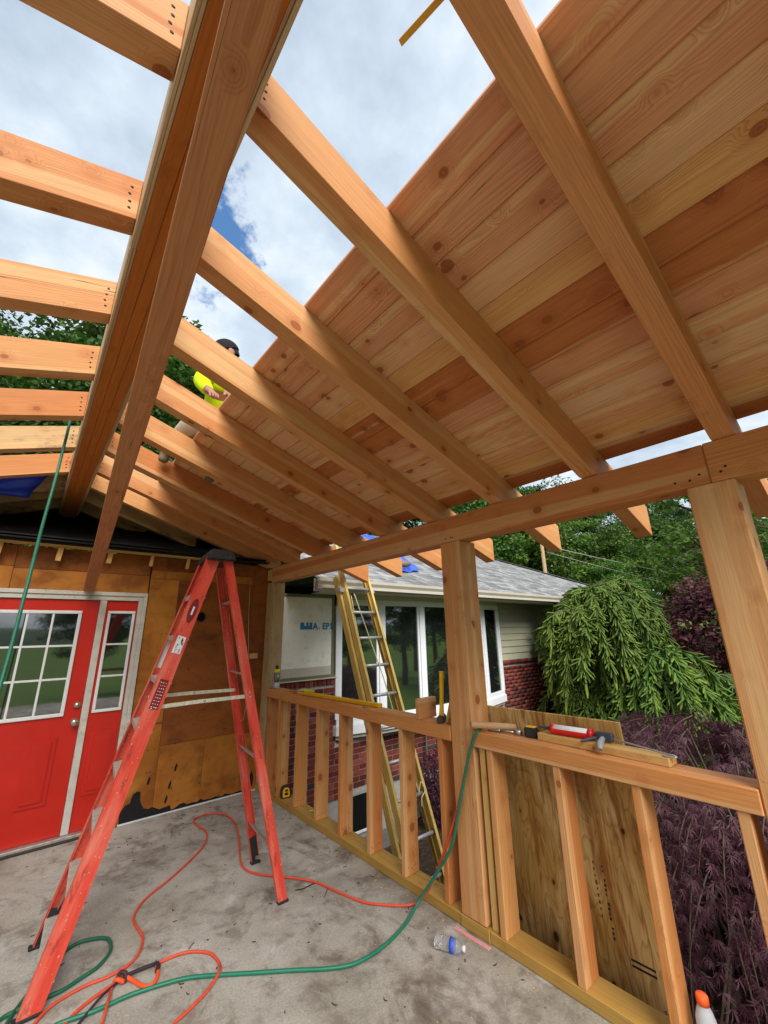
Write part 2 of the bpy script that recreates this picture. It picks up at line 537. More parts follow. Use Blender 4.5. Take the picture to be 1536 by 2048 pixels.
def plain(name, col, rough=0.5, spec=0.4, metal=0.0, var=0.12, scale=14.0, dirt=0.0, dirtcol=(0.06, 0.05, 0.04), bump=0.0, oc=True):
    s = NT(name)
    p = s.tc.outputs['Object']
    nz = s.noise(p, scale, 5, 0.6)
    lo = tuple(c * (1 - var) for c in col); hi = tuple(min(1, c * (1 + var)) for c in col)
    c = s.ramp(nz, [(0.25, lo), (0.75, hi)])
    if dirt:
        d = s.noise(p, scale * 1.7, 6, 0.7)
        c = s.mix(s.rng(d, 0.52, 0.72, 0.0, dirt), c, dirtcol)
    if bump: s.bump(nz, bump, 0.004)
    rr = s.rng(nz, 0.2, 0.8, max(0.02, rough - 0.08), min(1, rough + 0.1))
    return s.fin(c, rr, spec, metal)


M_red = plain('red_door_paint', hexc(190, 34, 20), 0.34, 0.45, var=0.10, scale=3.0, dirt=0.12, dirtcol=(0.25, 0.03, 0.012))
M_white = plain('white_paint', (0.72, 0.73, 0.72), 0.42, 0.4, var=0.05, scale=5)
M_casing = plain('weathered_white_trim', (0.55, 0.52, 0.46), 0.55, 0.35, var=0.14, scale=9, dirt=0.45, dirtcol=(0.2, 0.17, 0.12))
M_vinyl = plain('white_vinyl_frame', (0.74, 0.77, 0.80), 0.35, 0.45, var=0.04)


def ladred():
    s = NT('weathered_red_fiberglass')
    p = s.tc.outputs['Object']
    big = s.noise(s.vec('MULTIPLY', p, (1.0, 5.0, 5.0)), 2.2, 4, 0.6)
    fib = s.noise(s.vec('MULTIPLY', p, (6.0, 120.0, 120.0)), 1.0, 3, 0.65)
    sc = s.noise(s.vec('MULTIPLY', p, (6.0, 22.0, 22.0)), 1.0, 5, 0.7, 0.5)
    sp = s.noise(p, 60.0, 3, 0.6)
    c = s.ramp(big, [(0.3, hexc(200, 54, 38)), (0.5, hexc(212, 78, 60)), (0.7, hexc(216, 116, 98))])
    c = s.mix(1.0, c, s.ramp(fib, [(0.25, 0.86), (0.75, 1.1)]), 'MULTIPLY')
    c = s.mix(s.rng(sc, 0.55, 0.68, 0.0, 0.65), c, hexc(128, 50, 42))
    c = s.mix(s.rng(sp, 0.66, 0.72, 0.0, 0.8), c, hexc(226, 196, 184))
    s.bump(fib, 0.2, 0.002)
    return s.fin(c, s.rng(big, 0.3, 0.7, 0.4, 0.65), 0.35)


M_ladred = ladred()
M_alu = plain('worn_aluminium', (0.50, 0.49, 0.46), 0.42, 0.5, 0.75, var=0.2, scale=22, dirt=0.5, dirtcol=(0.2, 0.17, 0.12))
M_tread = plain('dusty_aluminium_tread', (0.46, 0.42, 0.36), 0.6, 0.4, 0.25, var=0.25, scale=26, dirt=0.5, dirtcol=(0.22, 0.17, 0.12))
M_alubar = plain('pale_aluminium_bar', (0.62, 0.60, 0.46), 0.42, 0.5, 0.3, var=0.25, scale=30, dirt=0.6, dirtcol=(0.14, 0.14, 0.15))
M_black = plain('black_plastic', (0.022, 0.022, 0.024), 0.5, 0.4, var=0.3, scale=30, dirt=0.35, dirtcol=(0.16, 0.15, 0.14))
M_rubber = plain('black_rubber', (0.02, 0.02, 0.021), 0.65, 0.3, var=0.2)
M_yelrail = plain('yellow_fiberglass', hexc(208, 178, 98), 0.45, 0.4, var=0.14, scale=6, dirt=0.35, dirtcol=(0.25, 0.17, 0.06), bump=0.06)
M_rung = plain('ladder_rung_aluminium', (0.58, 0.58, 0.58), 0.4, 0.5, 0.45, var=0.1, scale=40)
M_green = plain('green_hose_rubber', hexc(28, 112, 86), 0.42, 0.4, var=0.15, scale=20)
M_olive = plain('dark_green_hose_rubber', hexc(52, 92, 58), 0.45, 0.4, var=0.15, scale=20)
M_shadegreen = plain('shaded_green_hose_rubber', hexc(30, 96, 72), 0.45, 0.4, var=0.15, scale=20)  # green hose rubber with shade mixed into the colour, for the floor loop
M_cord = plain('orange_cord_rubber', hexc(208, 78, 52), 0.5, 0.35, var=0.15, scale=18, dirt=0.3, dirtcol=hexc(140, 70, 55))
M_cordvivid = plain('bright_orange_rubber', hexc(238, 86, 36), 0.45, 0.35, var=0.1)
M_nylon = plain('dark_plum_cord', (0.035, 0.025, 0.034), 0.6, 0.3, var=0.2)
M_yellow = plain('yellow_enamel', hexc(228, 176, 24), 0.4, 0.45, var=0.12, scale=12, dirt=0.35, dirtcol=hexc(140, 100, 24))
M_dewyel = plain('yellow_plastic', hexc(240, 178, 28), 0.4, 0.45, var=0.06)
M_steel = plain('tool_steel', (0.45, 0.45, 0.46), 0.3, 0.5, 0.9, var=0.15, scale=40)
M_dksteel = plain('dark_forged_steel', (0.07, 0.055, 0.045), 0.5, 0.5, 0.6, var=0.3, scale=30)
M_redplas = plain('red_caulk_gun_enamel', hexc(212, 24, 28), 0.35, 0.5, var=0.1)
M_paper = plain('white_label_paper', (0.72, 0.72, 0.74), 0.5, 0.35, var=0.06, scale=30)
M_grey = plain('grey_handle', (0.30, 0.31, 0.34), 0.5, 0.4, var=0.15)
M_navy = plain('dark_slate_plastic', (0.045, 0.055, 0.075), 0.45, 0.4, var=0.2)
M_ash = wood('tool_handle_ash', [(0.52, 0.33, 0.17)], ring=60, contrast=0.3, knots=0.0, sapamt=0.2, dirt=0.3)
M_pink = plain('pink_foam', hexc(214, 150, 150), 0.7, 0.2, var=0.1)
M_tarp = plain('blue_tarp', hexc(36, 84, 205), 0.38, 0.45, var=0.15, scale=6)
M_tarpdk = plain('folded_blue_tarp', hexc(40, 66, 190), 0.35, 0.45, var=0.2, scale=6)
M_tar = plain('black_roofing_felt', (0.012, 0.012, 0.013), 0.75, 0.25, var=0.4, scale=25, dirt=0.25, dirtcol=(0.09, 0.085, 0.08), bump=0.3)
M_gutter = plain('beige_gutter_paint', (0.52, 0.47, 0.40), 0.45, 0.4, var=0.06, scale=4)
M_soffit = plain('cream_soffit', (0.56, 0.52, 0.40), 0.55, 0.3, var=0.05, scale=5)
M_siding = plain('sage_green_siding', hexc(166, 165, 142), 0.55, 0.3, var=0.05, scale=3, bump=0.03)
M_olivetrim = plain('olive_trim_strip', hexc(112, 116, 88), 0.55, 0.3, var=0.12, scale=8, dirt=0.3)
M_house = plain('weather_board_white', (0.84, 0.82, 0.74), 0.6, 0.25, var=0.05, scale=6, dirt=0.38, dirtcol=(0.36, 0.30, 0.20))
M_blueink = plain('blue_print_ink', hexc(30, 128, 178), 0.55, 0.2, var=0.2, scale=40, dirt=0.4, dirtcol=(0.55, 0.56, 0.54))
M_fndn = plain('foundation_concrete', (0.34, 0.34, 0.33), 0.8, 0.2, var=0.2, scale=4, dirt=0.3, dirtcol=(0.16, 0.15, 0.13), bump=0.2)
M_mortar = plain('mortar', (0.38, 0.35, 0.32), 0.9, 0.1, var=0.15, scale=30, bump=0.2)
M_void = plain('dark_interior', (0.008, 0.008, 0.009), 0.8, 0.1, var=0.2)
M_brass = plain('satin_nickel', (0.55, 0.50, 0.42), 0.28, 0.5, 0.9, var=0.1)
M_hivis = plain('hi_vis_yellow_knit', hexc(196, 226, 18), 0.8, 0.15, var=0.10, scale=18, bump=0.25)
M_khaki = plain('khaki_canvas', (0.50, 0.43, 0.34), 0.85, 0.15, var=0.12, scale=22, bump=0.25)
M_skin = plain('skin', (0.36, 0.17, 0.11), 0.55, 0.35, var=0.12, scale=20)
M_hair = plain('dark_hair', (0.012, 0.009, 0.008), 0.6, 0.3, var=0.3, scale=60, bump=0.3)
M_capcloth = plain('black_cap_cloth', (0.014, 0.013, 0.016), 0.8, 0.2, var=0.3, scale=40, bump=0.2)
M_boot = plain('tan_boot_leather', (0.20, 0.15, 0.10), 0.7, 0.25, var=0.3, scale=18)
M_bark = plain('bark', (0.10, 0.075, 0.055), 0.9, 0.1, var=0.35, scale=9, bump=0.5)
M_deadwood = plain('bare_bleached_wood', (0.34, 0.32, 0.29), 0.8, 0.2, var=0.25, scale=6)
M_pole = plain('pole_timber', (0.36, 0.25, 0.14), 0.8, 0.15, var=0.2, scale=8)
M_wire = plain('cable_jacket', (0.10, 0.10, 0.11), 0.5, 0.3, var=0.1)
M_spray = plain('spray_can_grey', (0.16, 0.17, 0.20), 0.35, 0.5, 0.2, var=0.12, scale=40)
M_canbot = plain('spray_can_pale', (0.48, 0.50, 0.56), 0.35, 0.5, 0.2, var=0.1, scale=40)
M_lime = plain('lime_band', hexc(222, 218, 30), 0.4, 0.4, var=0.05)
M_bluelab = plain('blue_bottle_label', hexc(40, 84, 190), 0.4, 0.4, var=0.25, scale=60, dirt=0.4, dirtcol=(0.7, 0.74, 0.8))
M_orcap = plain('orange_bottle_cap', hexc(255, 104, 44), 0.4, 0.4, var=0.05)
M_maroon = plain('maroon_sticker', hexc(120, 28, 28), 0.45, 0.3, var=0.15, scale=60, dirt=0.3, dirtcol=(0.6, 0.4, 0.38))
M_ink = plain('black_print_ink', (0.02, 0.02, 0.02), 0.6, 0.2, var=0.2)
M_rope = plain('pale_rope', hexc(214, 200, 150), 0.8, 0.15, var=0.2, scale=80, bump=0.4)
M_neonstring = plain('yellow_mason_line', hexc(222, 214, 90), 0.7, 0.2, var=0.2, scale=80)
M_twig = plain('dry_leaf_litter', (0.05, 0.035, 0.025), 0.9, 0.1, var=0.4, scale=30)
M_clearmilk = None


def glassy(name, col, rough=0.03, ior=2.7):
    s = NT(name)
    nz = s.noise(s.tc.outputs['Object'], 3.0, 2, 0.5)
    s.fin(s.ramp(nz, [(0.3, tuple(c * 0.7 for c in col)), (0.7, col)]), rough, 0.5)
    s.b.inputs['IOR'].default_value = ior
    s.bump(nz, 0.02, 0.01)
    return s.m


M_glass = glassy('window_glass', (0.012, 0.014, 0.014))


def clear_plastic(name, tint=(0.95, 0.97, 0.98), mixf=0.35):
    s = NT(name)
    nz = s.noise(s.tc.outputs['Object'], 30.0, 2, 0.5)
    s.fin(s.ramp(nz, [(0.2, tuple(c * 0.94 for c in tint)), (0.8, tint)]), 0.06, 0.5)
    s.b.inputs['Transmission Weight'].default_value = 1.0 - mixf * 0.4
    s.b.inputs['IOR'].default_value = 1.2
    s.bump(nz, 0.1, 0.004)
    return s.m


M_clear = clear_plastic('clear_plastic')
M_milky = clear_plastic('milky_plastic', (0.82, 0.84, 0.88), 1.4)


def concrete():
    s = NT('concrete_slab')
    p = s.tc.outputs['Object']
    n1 = s.noise(p, 1.6, 6, 0.62, 0.4)
    n2 = s.noise(s.vec('ADD', p, (7.1, 3.3, 0.0)), 5.5, 6, 0.7, 0.2)
    n3 = s.noise(p, 90.0, 5, 0.75)
    n4 = s.noise(s.vec('MULTIPLY', s.vec('ADD', p, (2.2, 9.0, 0)), (1.7, 1.2, 1.0)), 1.5, 9, 0.74, 0.9)
    c = s.ramp(n1, [(0.28, (0.27, 0.245, 0.20)), (0.5, (0.39, 0.365, 0.315)), (0.72, (0.49, 0.47, 0.425))])
    c = s.mix(1.0, c, s.ramp(n3, [(0.3, 0.68), (0.7, 1.18)]), 'MULTIPLY')
    c = s.mix(s.rng(n2, 0.48, 0.66, 0.0, 0.65), c, (0.17, 0.145, 0.115))
    c = s.mix(s.rng(n4, 0.49, 0.68, 0.0, 0.85), c, (0.115, 0.085, 0.06))
    vo = s.n('ShaderNodeTexVoronoi'); vo.inputs['Scale'].default_value = 9.0; s.put(vo.inputs['Vector'], p)
    c = s.mix(s.rng(vo.outputs['Distance'], 0.02, 0.07, 0.7, 0.0), c, (0.06, 0.05, 0.04))
    n5 = s.noise(s.vec('ADD', p, (1.2, 5.0, 0)), 3.2, 4, 0.6)
    c = s.mix(s.rng(n5, 0.58, 0.72, 0.0, 0.5), c, (0.58, 0.57, 0.55))
    s.bump(s.math('ADD', n3, s.math('MULTIPLY', n2, 2.0)), 0.35, 0.006)
    return s.fin(c, 0.85, 0.2)


M_conc = concrete()


def grassm():
    s = NT('lawn')
    p = s.tc.outputs['Object']
    n1 = s.noise(p, 0.25, 5, 0.6); n2 = s.noise(p, 5.0, 5, 0.7)
    c = s.ramp(n1, [(0.3, (0.065, 0.13, 0.02)), (0.7, (0.12, 0.22, 0.03))])
    c = s.mix(1.0, c, s.ramp(n2, [(0.2, 0.6), (0.8, 1.2)]), 'MULTIPLY')
    s.bump(n2, 0.5, 0.05)
    return s.fin(c, 0.9, 0.1)


M_grass = grassm()


def soilm():
    s = NT('planting_bed_soil')
    p = s.tc.outputs['Object']
    n2 = s.noise(p, 14.0, 6, 0.75)
    c = s.ramp(n2, [(0.3, (0.018, 0.012, 0.009)), (0.55, (0.06, 0.042, 0.03)), (0.75, (0.13, 0.10, 0.075))])
    s.bump(n2, 0.8, 0.03)
    return s.fin(c, 0.95, 0.1)


M_soil = soilm()


def brickm():
    s = NT('red_brick')
    p = s.tc.outputs['Object']; r = s.oi.outputs['Random']
    a = s.n('ShaderNodeAttribute'); a.attribute_name = 'tone'
    v = s.math('FRACT', s.math('ADD', s.math('MULTIPLY', r, 31.7), s.math('MULTIPLY', a.outputs['Fac'], 17.3)))
    c = s.ramp(v, [(0.0, hexc(114, 52, 44)), (0.2, hexc(128, 62, 51)), (0.4, hexc(102, 44, 39)), (0.58, hexc(138, 72, 60)), (0.74, hexc(86, 42, 39)), (0.86, hexc(70, 58, 55)), (0.93, hexc(110, 47, 38))], 'CONSTANT')
    nz = s.noise(s.vec('ADD', p, s.comb(s.math('MULTIPLY', v, 50.0), 0.0, 0.0)), 45.0, 5, 0.7)
    c = s.mix(1.0, c, s.ramp(nz, [(0.25, 0.65), (0.75, 1.2)]), 'MULTIPLY')
    s.bump(nz, 0.4, 0.004)
    return s.fin(c, 0.85, 0.2)


M_brick = brickm()


def shinglem():
    s = NT('grey_asphalt_shingle')
    p = s.tc.outputs['Object']
    a = s.n('ShaderNodeAttribute'); a.attribute_name = 'tone'
    nz = s.noise(p, 55.0, 4, 0.7)
    c = s.ramp(a.outputs['Fac'], [(0.0, (0.16, 0.165, 0.17)), (0.5, (0.245, 0.25, 0.255)), (1.0, (0.34, 0.345, 0.35))])
    c = s.mix(1.0, c, s.ramp(nz, [(0.25, 0.7), (0.75, 1.2)]), 'MULTIPLY')
    s.bump(nz, 0.4, 0.006)
    return s.fin(c, 0.9, 0.15)


M_shing = shinglem()


def leafm(name, a, b, c, trans=0.35, rough=0.55):
    s = NT(name)
    at = s.n('ShaderNodeAttribute'); at.attribute_name = 'tone'
    r = s.oi.outputs['Random']
    col = s.ramp(at.outputs['Fac'], [(0.0, a), (0.5, b), (1.0, c)])
    hv = s.n('ShaderNodeHueSaturation')
    s.put(hv.inputs['Color'], col)
    s.put(hv.inputs['Hue'], s.rng(r, 0.0, 1.0, 0.485, 0.515, False)); s.put(hv.inputs['Value'], s.rng(r, 0.0, 1.0, 0.8, 1.2, False))
    s.fin(hv.outputs[0], rough, 0.3)
    tr = s.n('ShaderNodeBsdfTranslucent'); s.l(hv.outputs[0], tr.inputs[0])
    mx = s.n('ShaderNodeMixShader'); mx.inputs[0].default_value = trans
    s.l(s.b.outputs[0], mx.inputs[1]); s.l(tr.outputs[0], mx.inputs[2]); s.l(mx.outputs[0], s.out.inputs[0])
    return s.m


M_leaf = leafm('oak_leaves', (0.028, 0.066, 0.012), (0.052, 0.112, 0.018), (0.10, 0.19, 0.03))
M_leaf2 = leafm('walnut_leaves', (0.045, 0.10, 0.014), (0.085, 0.175, 0.022), (0.14, 0.25, 0.035))
M_conif = leafm('hemlock_needles', (0.018, 0.042, 0.014), (0.030, 0.066, 0.020), (0.05, 0.095, 0.028), 0.2)
M_needle = leafm('weeping_spruce_needles', (0.045, 0.10, 0.018), (0.10, 0.19, 0.026), (0.23, 0.33, 0.045), 0.2)
M_plum = leafm('laceleaf_maple_leaves', (0.055, 0.016, 0.026), (0.125, 0.042, 0.062), (0.23, 0.105, 0.135), 0.35)
M_burg = leafm('burgundy_maple_leaves', (0.03, 0.008, 0.012), (0.075, 0.018, 0.026), (0.17, 0.055, 0.075), 0.3)

# ------------------------------------------------------------------ ground, slab, hills
GZ = -0.95


def ground_h(x, y):
    h = GZ
    h = h + 0.20 * np.clip(y - 11.0, 0, 40)
    h = h + 0.09 * np.clip(x - 24.0, 0, 60)
    d = np.clip(-y - 10.0, 0, 400)
    h = h - 0.05 * np.clip(d, 0, 60)
    return h


def make_ground():
    ax = np.concatenate([np.linspace(-900, -80, 16), np.linspace(-70, -16, 14), np.linspace(-12, 20, 33), np.linspace(24, 80, 15), np.linspace(100, 900, 14)])
    X, Y = np.meshgrid(ax, ax)
    Z = ground_h(X, Y)
    n = len(ax)
    V = np.stack([X.ravel(), Y.ravel(), Z.ravel()], 1)
    i = np.arange(n * n).reshape(n, n)
    F = np.stack([i[:-1, :-1].ravel(), i[:-1, 1:].ravel(), i[1:, 1:].ravel(), i[1:, :-1].ravel()], 1)
    o = bpy.data.objects.new('ground', np_mesh('ground', V, F))
    struct(link(o, M_grass))
    # planting bed beside the porch
    pts = [(2.5, -3.0), (6.8, -2.6), (8.6, 0.6), (12.8, 1.2), (13.6, 4.0), (13.2, 5.02), (2.5, 5.02)]
    struct(poly('planting_bed', pts, 0.05, M_soil, None, Matrix.Translation((0, 0, GZ + 0.03))))
    # far hills, a long wooded ridge seen mirrored in the glass
    a = np.linspace(0, 2 * math.pi, 73)[:-1]
    rows = []
    for rr, hs in ((330, -30), (430, 0.45), (560, 1.0), (800, 0.5), (880, -30)):
        hh = 20 + 26 * np.sin(a * 2 + 0.7) + 12 * np.sin(a * 5 + 2) + 7 * np.sin(a * 11 + 1)
        hh = np.clip(hh, 10, 70)
        rows.append(np.stack([rr * np.cos(a), rr * np.sin(a), (hh * hs if hs > 0 else np.full_like(a, hs)) ], 1))
    V = np.concatenate(rows); n = len(a); F = []
    for r in range(len(rows) - 1):
        for k in range(n): F.append((r * n + k, r * n + (k + 1) % n, (r + 1) * n + (k + 1) % n, (r + 1) * n + k))
    s = NT('far_hill_woods')
    nz = s.noise(s.tc.outputs['Object'], 0.05, 6, 0.7)
    mat = s.fin(s.ramp(nz, [(0.3, (0.03, 0.06, 0.035)), (0.7, (0.07, 0.12, 0.07))]), 0.9, 0.1)
    struct(link(bpy.data.objects.new('hills', np_mesh('hills', V, F)), mat))


make_ground()
slab = struct(box('concrete_floor', -4.6, 2.452, -5.0, 5.04, -0.18, 0.0, M_conc, None, 'x', 0.006))
struct(box('slab_footing', -4.5, 2.40, -4.9, 5.02, -1.2, -0.184, M_fndn, None, 'x', 0.004))

# ------------------------------------------------------------------ the house
WY = 5.05
house = thing('house', 'single storey house with red door, bow window, brick base, sage siding and grey shingles', 'house', (4.0, 6.5, GZ))
box('wall_core', -7.0, 13.95, 5.092, 5.30, -1.2, 2.30, M_void, house, 'x', 0)
box('wall_core', -7.0, 2.46, 5.092, 5.30, 2.302, 2.54, M_void, house, 'x', 0)


def sheet(x0, x1, z0, z1, mat, y0=WY, axis='z'):
    return box('plywood_sheet', x0 + 0.0015, x1 - 0.0015, y0, 5.088, z0 + 0.0015, z1 - 0.0015, mat, house, axis, 0.0012)


sheet(-2.6, -0.19, 2.142, 2.345, M_sheath, axis='x'); sheet(-2.6, -0.19, 2.345, 2.54, M_sheathdk, axis='x')  # dark upper strips, next rows too: shadow under the felt ledge as colour
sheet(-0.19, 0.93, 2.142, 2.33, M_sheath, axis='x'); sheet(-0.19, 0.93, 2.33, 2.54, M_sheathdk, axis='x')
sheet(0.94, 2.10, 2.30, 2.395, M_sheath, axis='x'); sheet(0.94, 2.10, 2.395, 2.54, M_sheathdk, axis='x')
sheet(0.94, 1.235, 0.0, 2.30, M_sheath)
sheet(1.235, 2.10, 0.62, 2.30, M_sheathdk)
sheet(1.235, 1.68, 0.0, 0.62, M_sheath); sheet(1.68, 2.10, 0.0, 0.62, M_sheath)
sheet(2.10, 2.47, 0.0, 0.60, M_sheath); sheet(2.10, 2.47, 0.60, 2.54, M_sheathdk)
sheet(-2.6, -0.47, 0.0, 2.142, M_sheath)

# torn black felt at the foot of the wall
rag = [(0.96, 0.0), (0.955, 0.10), (1.0, 0.155), (1.035, 0.16), (1.05, 0.235), (1.085, 0.25), (1.115, 0.24), (1.12, 0.16), (1.16, 0.09), (1.20, 0.075), (1.235, 0.085), (1.30, 0.05), (1.40, 0.06), (1.41, 0.02), (1.44, 0.022), (1.49, 0.048), (1.53, 0.052), (1.56, 0.03), (1.62, 0.034), (1.66, 0.026), (1.70, 0.05), (1.72, 0.03), (1.79, 0.024), (1.85, 0.032), (1.92, 0.02), (1.95, 0.036), (2.02, 0.018), (2.10, 0.026), (2.20, 0.02), (2.20, 0.0)]
poly('torn_felt', rag, 0.003, M_tar, house, wallM(0, WY - 0.0035, 0.002))
poly('torn_felt', [(0, 0), (0.075, 0.0), (0.08, 0.09), (0.06, 0.15), (0.045, 0.12), (0.03, 0.10), (0.01, 0.06)], 0.003, M_tar, house, wallM(2.18, WY - 0.0035, 0.05))
box('base_flashing', 0.95, 2.29, 5.030, 5.045, 0.001, 0.012, M_paper, house, 'x', 0.001)
# vent hole with pipe stub, blank plate, drip line
lathe('vent_ring', [(-0.02, 0.055), (0.012, 0.055), (0.012, 0.045), (-0.02, 0.045)], M_black, axisM((1.505, WY, 1.90), (0, -1, 0)), house, 20)
lathe('vent_hole', [(0.001, 0.001), (0.002, 0.046), (0.0, 0.046)], M_void, axisM((1.505, WY - 0.0005, 1.90), (0, -1, 0)), house, 20)
box('blank_plate', 2.115, 2.215, 5.034, 5.0495, 1.415, 1.475, M_pine, house, 'x', 0.003)
tube('string_line', [(2.055, 5.040, 2.33), (2.07, 5.043, 1.9), (2.10, 5.044, 1.48), (2.12, 5.043, 0.95), (2.06, 5.043, 0.60)], 0.0022, M_rope, house, 4, 6)
for _ in range(46):
    nx = random.uniform(0.96, 2.25); nzz = random.uniform(0.15, 2.25)
    if random.random() < 0.7: nzz = round(nzz / 0.2) * 0.2
    lathe('nail_head', [(0.0, 0.006), (0.003, 0.005), (0.0035, 0.0005)], M_dksteel if random.random() < 0.6 else M_tar, axisM((nx, WY, nzz), (0, -1, 0)), house, 6)
for k in range(4):
    z0 = (0.18, 0.33, 0.06, 0.26)[k]
    poly('tar_smear', [(0, 0), (0.02, 0.004), (0.028, 0.05), (0.018, 0.075), (0.004, 0.04)], 0.002, M_tar, house, wallM((1.36, 1.40, 1.34, 1.16)[k], WY - 0.0025, z0 + 0.03))

# old roofing felt ledge over the door with hanging cleats
for k, (dz, y0, y1, x0, x1) in enumerate(((0.0, 4.90, 5.12, -2.6, 2.24), (0.017, 4.87, 5.12, -2.55, 1.52), (0.034, 4.92, 5.12, -2.6, 2.2), (0.049, 4.89, 5.10, -2.4, 1.1))):
    box('felt_layer', x0, x1, y0, y1, 2.562 + dz, 2.562 + dz + 0.015, M_tar, house, 'x', 0.003)
box('drip_strip', -2.6, 1.55, 4.93, 5.04, 2.548, 2.5605, M_pine, house, 'x', 0.002)
for cx in (-0.33, 0.105, 0.515, 0.90, 1.27, 1.66):
    w = random.uniform(0.030, 0.044)
    board('cleat', (cx + 0.008, 4.985, 2.43 - random.uniform(0, 0.02)), (cx + 0.018, 4.985, 2.546), w, 0.022, (0, -1, 0), M_pine, house, 0.002)

# attic: felted old roof running back under the new roof
bm = bmesh.new()
v = [bm.verts.new(c) for c in ((-3.2, 5.06, 2.60), (2.5, 5.06, 2.60), (2.5, 9.0, 4.30), (-3.2, 9.0, 4.30))]
bm.faces.new(v)
link(bpy.data.objects.new('old_roof_felt', bm_mesh('old_roof_felt', bm)), M_tar, None, house)
for x0 in (-1.2, 0.35, 0.95, 1.6):
    box('splintered_batten', x0, x0 + random.uniform(0.25, 0.5), 5.09 + random.uniform(0, .05), 5.12 + random.uniform(0.02, .05), 2.635, 2.65, M_oldrafter, house, 'x', 0.001)


# entry door
def raised_panel(parent, x0, x1, z0, z1, y):
    box('raised_panel', x0, x1, y - 0.010, y + 0.01, z0, z1, M_red, parent, 'z', 0.009)
    box('raised_panel', x0 + 0.035, x1 - 0.035, y - 0.020, y, z0 + 0.035, z1 - 0.035, M_red, parent, 'z', 0.0095)


def lite(parent, x0, x1, z0, z1, cols, rows, y, fr=0.030):
    """glazed opening: white frame, muntins, one pane for every light"""
    box('lite_frame', x0, x1, y - 0.016, y, z1 - fr, z1, M_white, parent, 'x', 0.004)
    box('lite_frame', x0, x1, y - 0.016, y, z0, z0 + fr, M_white, parent, 'x', 0.004)
    box('lite_frame', x0, x0 + fr, y - 0.0155, y, z0 + fr, z1 - fr, M_white, parent, 'z', 0.004)
    box('lite_frame', x1 - fr, x1, y - 0.0155, y, z0 + fr, z1 - fr, M_white, parent, 'z', 0.004)
    ix0, ix1, iz0, iz1 = x0 + fr, x1 - fr, z0 + fr, z1 - fr
    m = 0.009
    for c in range(1, cols):
        xx = ix0 + (ix1 - ix0) * c / cols
        box('muntin', xx - m, xx + m, y - 0.010, y - 0.001, iz0, iz1, M_white, parent, 'z', 0.002)
    for r in range(1, rows):
        zz = iz0 + (iz1 - iz0) * r / rows
        for c in range(cols):
            a = ix0 + (ix1 - ix0) * c / cols + (m if c else 0); b = ix0 + (ix1 - ix0) * (c + 1) / cols - (m if c < cols - 1 else 0)
            box('muntin', a, b, y - 0.0095, y - 0.001, zz - m, zz + m, M_white, parent, 'x', 0.002)
    for c in range(cols):
        for r in range(rows):
            a = ix0 + (ix1 - ix0) * c / cols; b = ix0 + (ix1 - ix0) * (c + 1) / cols
            e = iz0 + (iz1 - iz0) * r / rows; f = iz0 + (iz1 - iz0) * (r + 1) / rows
            p = box('pane', a, b, y - 0.0045, y - 0.0005, e, f, M_glass, parent, 'x', 0)
            p.matrix_basis = p.matrix_basis @ Matrix.Rotation(random.uniform(-.004, .004), 4, 'Z') @ Matrix.Rotation(random.uniform(-.004, .004), 4, 'Y')


DY = 5.052
door = box('entry_door', -0.392, 0.518, DY, 5.090, 0.045, 2.053, M_red, house, 'z', 0.003)
lite(door, -0.237, 0.389, 1.008, 1.950, 3, 3, DY - 0.0005)
raised_panel(door, 0.160, 0.374, 0.310, 0.845, DY)
raised_panel(door, -0.24, -0.03, 0.310, 0.845, DY)
for zz, rk in ((0.948, 0.030), (1.092, 0.026)):
    Mk = axisM((0.478, DY, zz), (0, -1, 0))
    if zz < 1: lathe('door_knob', [(0, 0.032), (0.008, 0.032), (0.012, 0.014), (0.032, 0.013), (0.040, 0.026), (0.055, 0.030), (0.064, 0.024), (0.068, 0.008), (0.068, 0.001)], M_brass, Mk, door)
    else: lathe('deadbolt', [(0, 0.030), (0.014, 0.028), (0.018, 0.020), (0.024, 0.018), (0.025, 0.001)], M_brass, Mk, door)
side = box('sidelight', 0.580, 0.855, DY, 5.090, 0.045, 2.053, M_red, house, 'z', 0.003)
lite(side, 0.600, 0.842, 1.008, 1.952, 1, 3, DY - 0.0005, 0.026)
raised_panel(side, 0.618, 0.828, 0.320, 0.845, DY)
box('door_mullion', 0.5205, 0.5775, 5.036, 5.09, 0.044, 2.055, M_casing, house, 'z', 0.003)
box('door_casing', 0.8575, 0.895, 5.034, 5.09, 0.044, 2.06, M_casing, house, 'z', 0.003)
box('door_casing', 0.8955, 0.935, 5.024, 5.09, 0.004, 2.10, M_casing, house, 'z', 0.004)
box('door_casing', -0.47, 0.8945, 5.034, 5.09, 2.0565, 2.098, M_casing, house, 'x', 0.003)
box('door_casing', -0.47, 0.935, 5.024, 5.09, 2.1005, 2.140, M_casing, house, 'x', 0.004)
box('door_casing', -0.47, -0.395, 5.030, 5.09, 0.044, 2.056, M_casing, house, 'z', 0.003)
box('door_threshold', -0.47, 0.86, 4.985, 5.09, 0.018, 0.043, M_alu, house, 'x', 0.004)
box('door_threshold', -0.47, 0.90, 4.975, 5.09, 0.0005, 0.017, M_dksteel, house, 'x', 0.003)

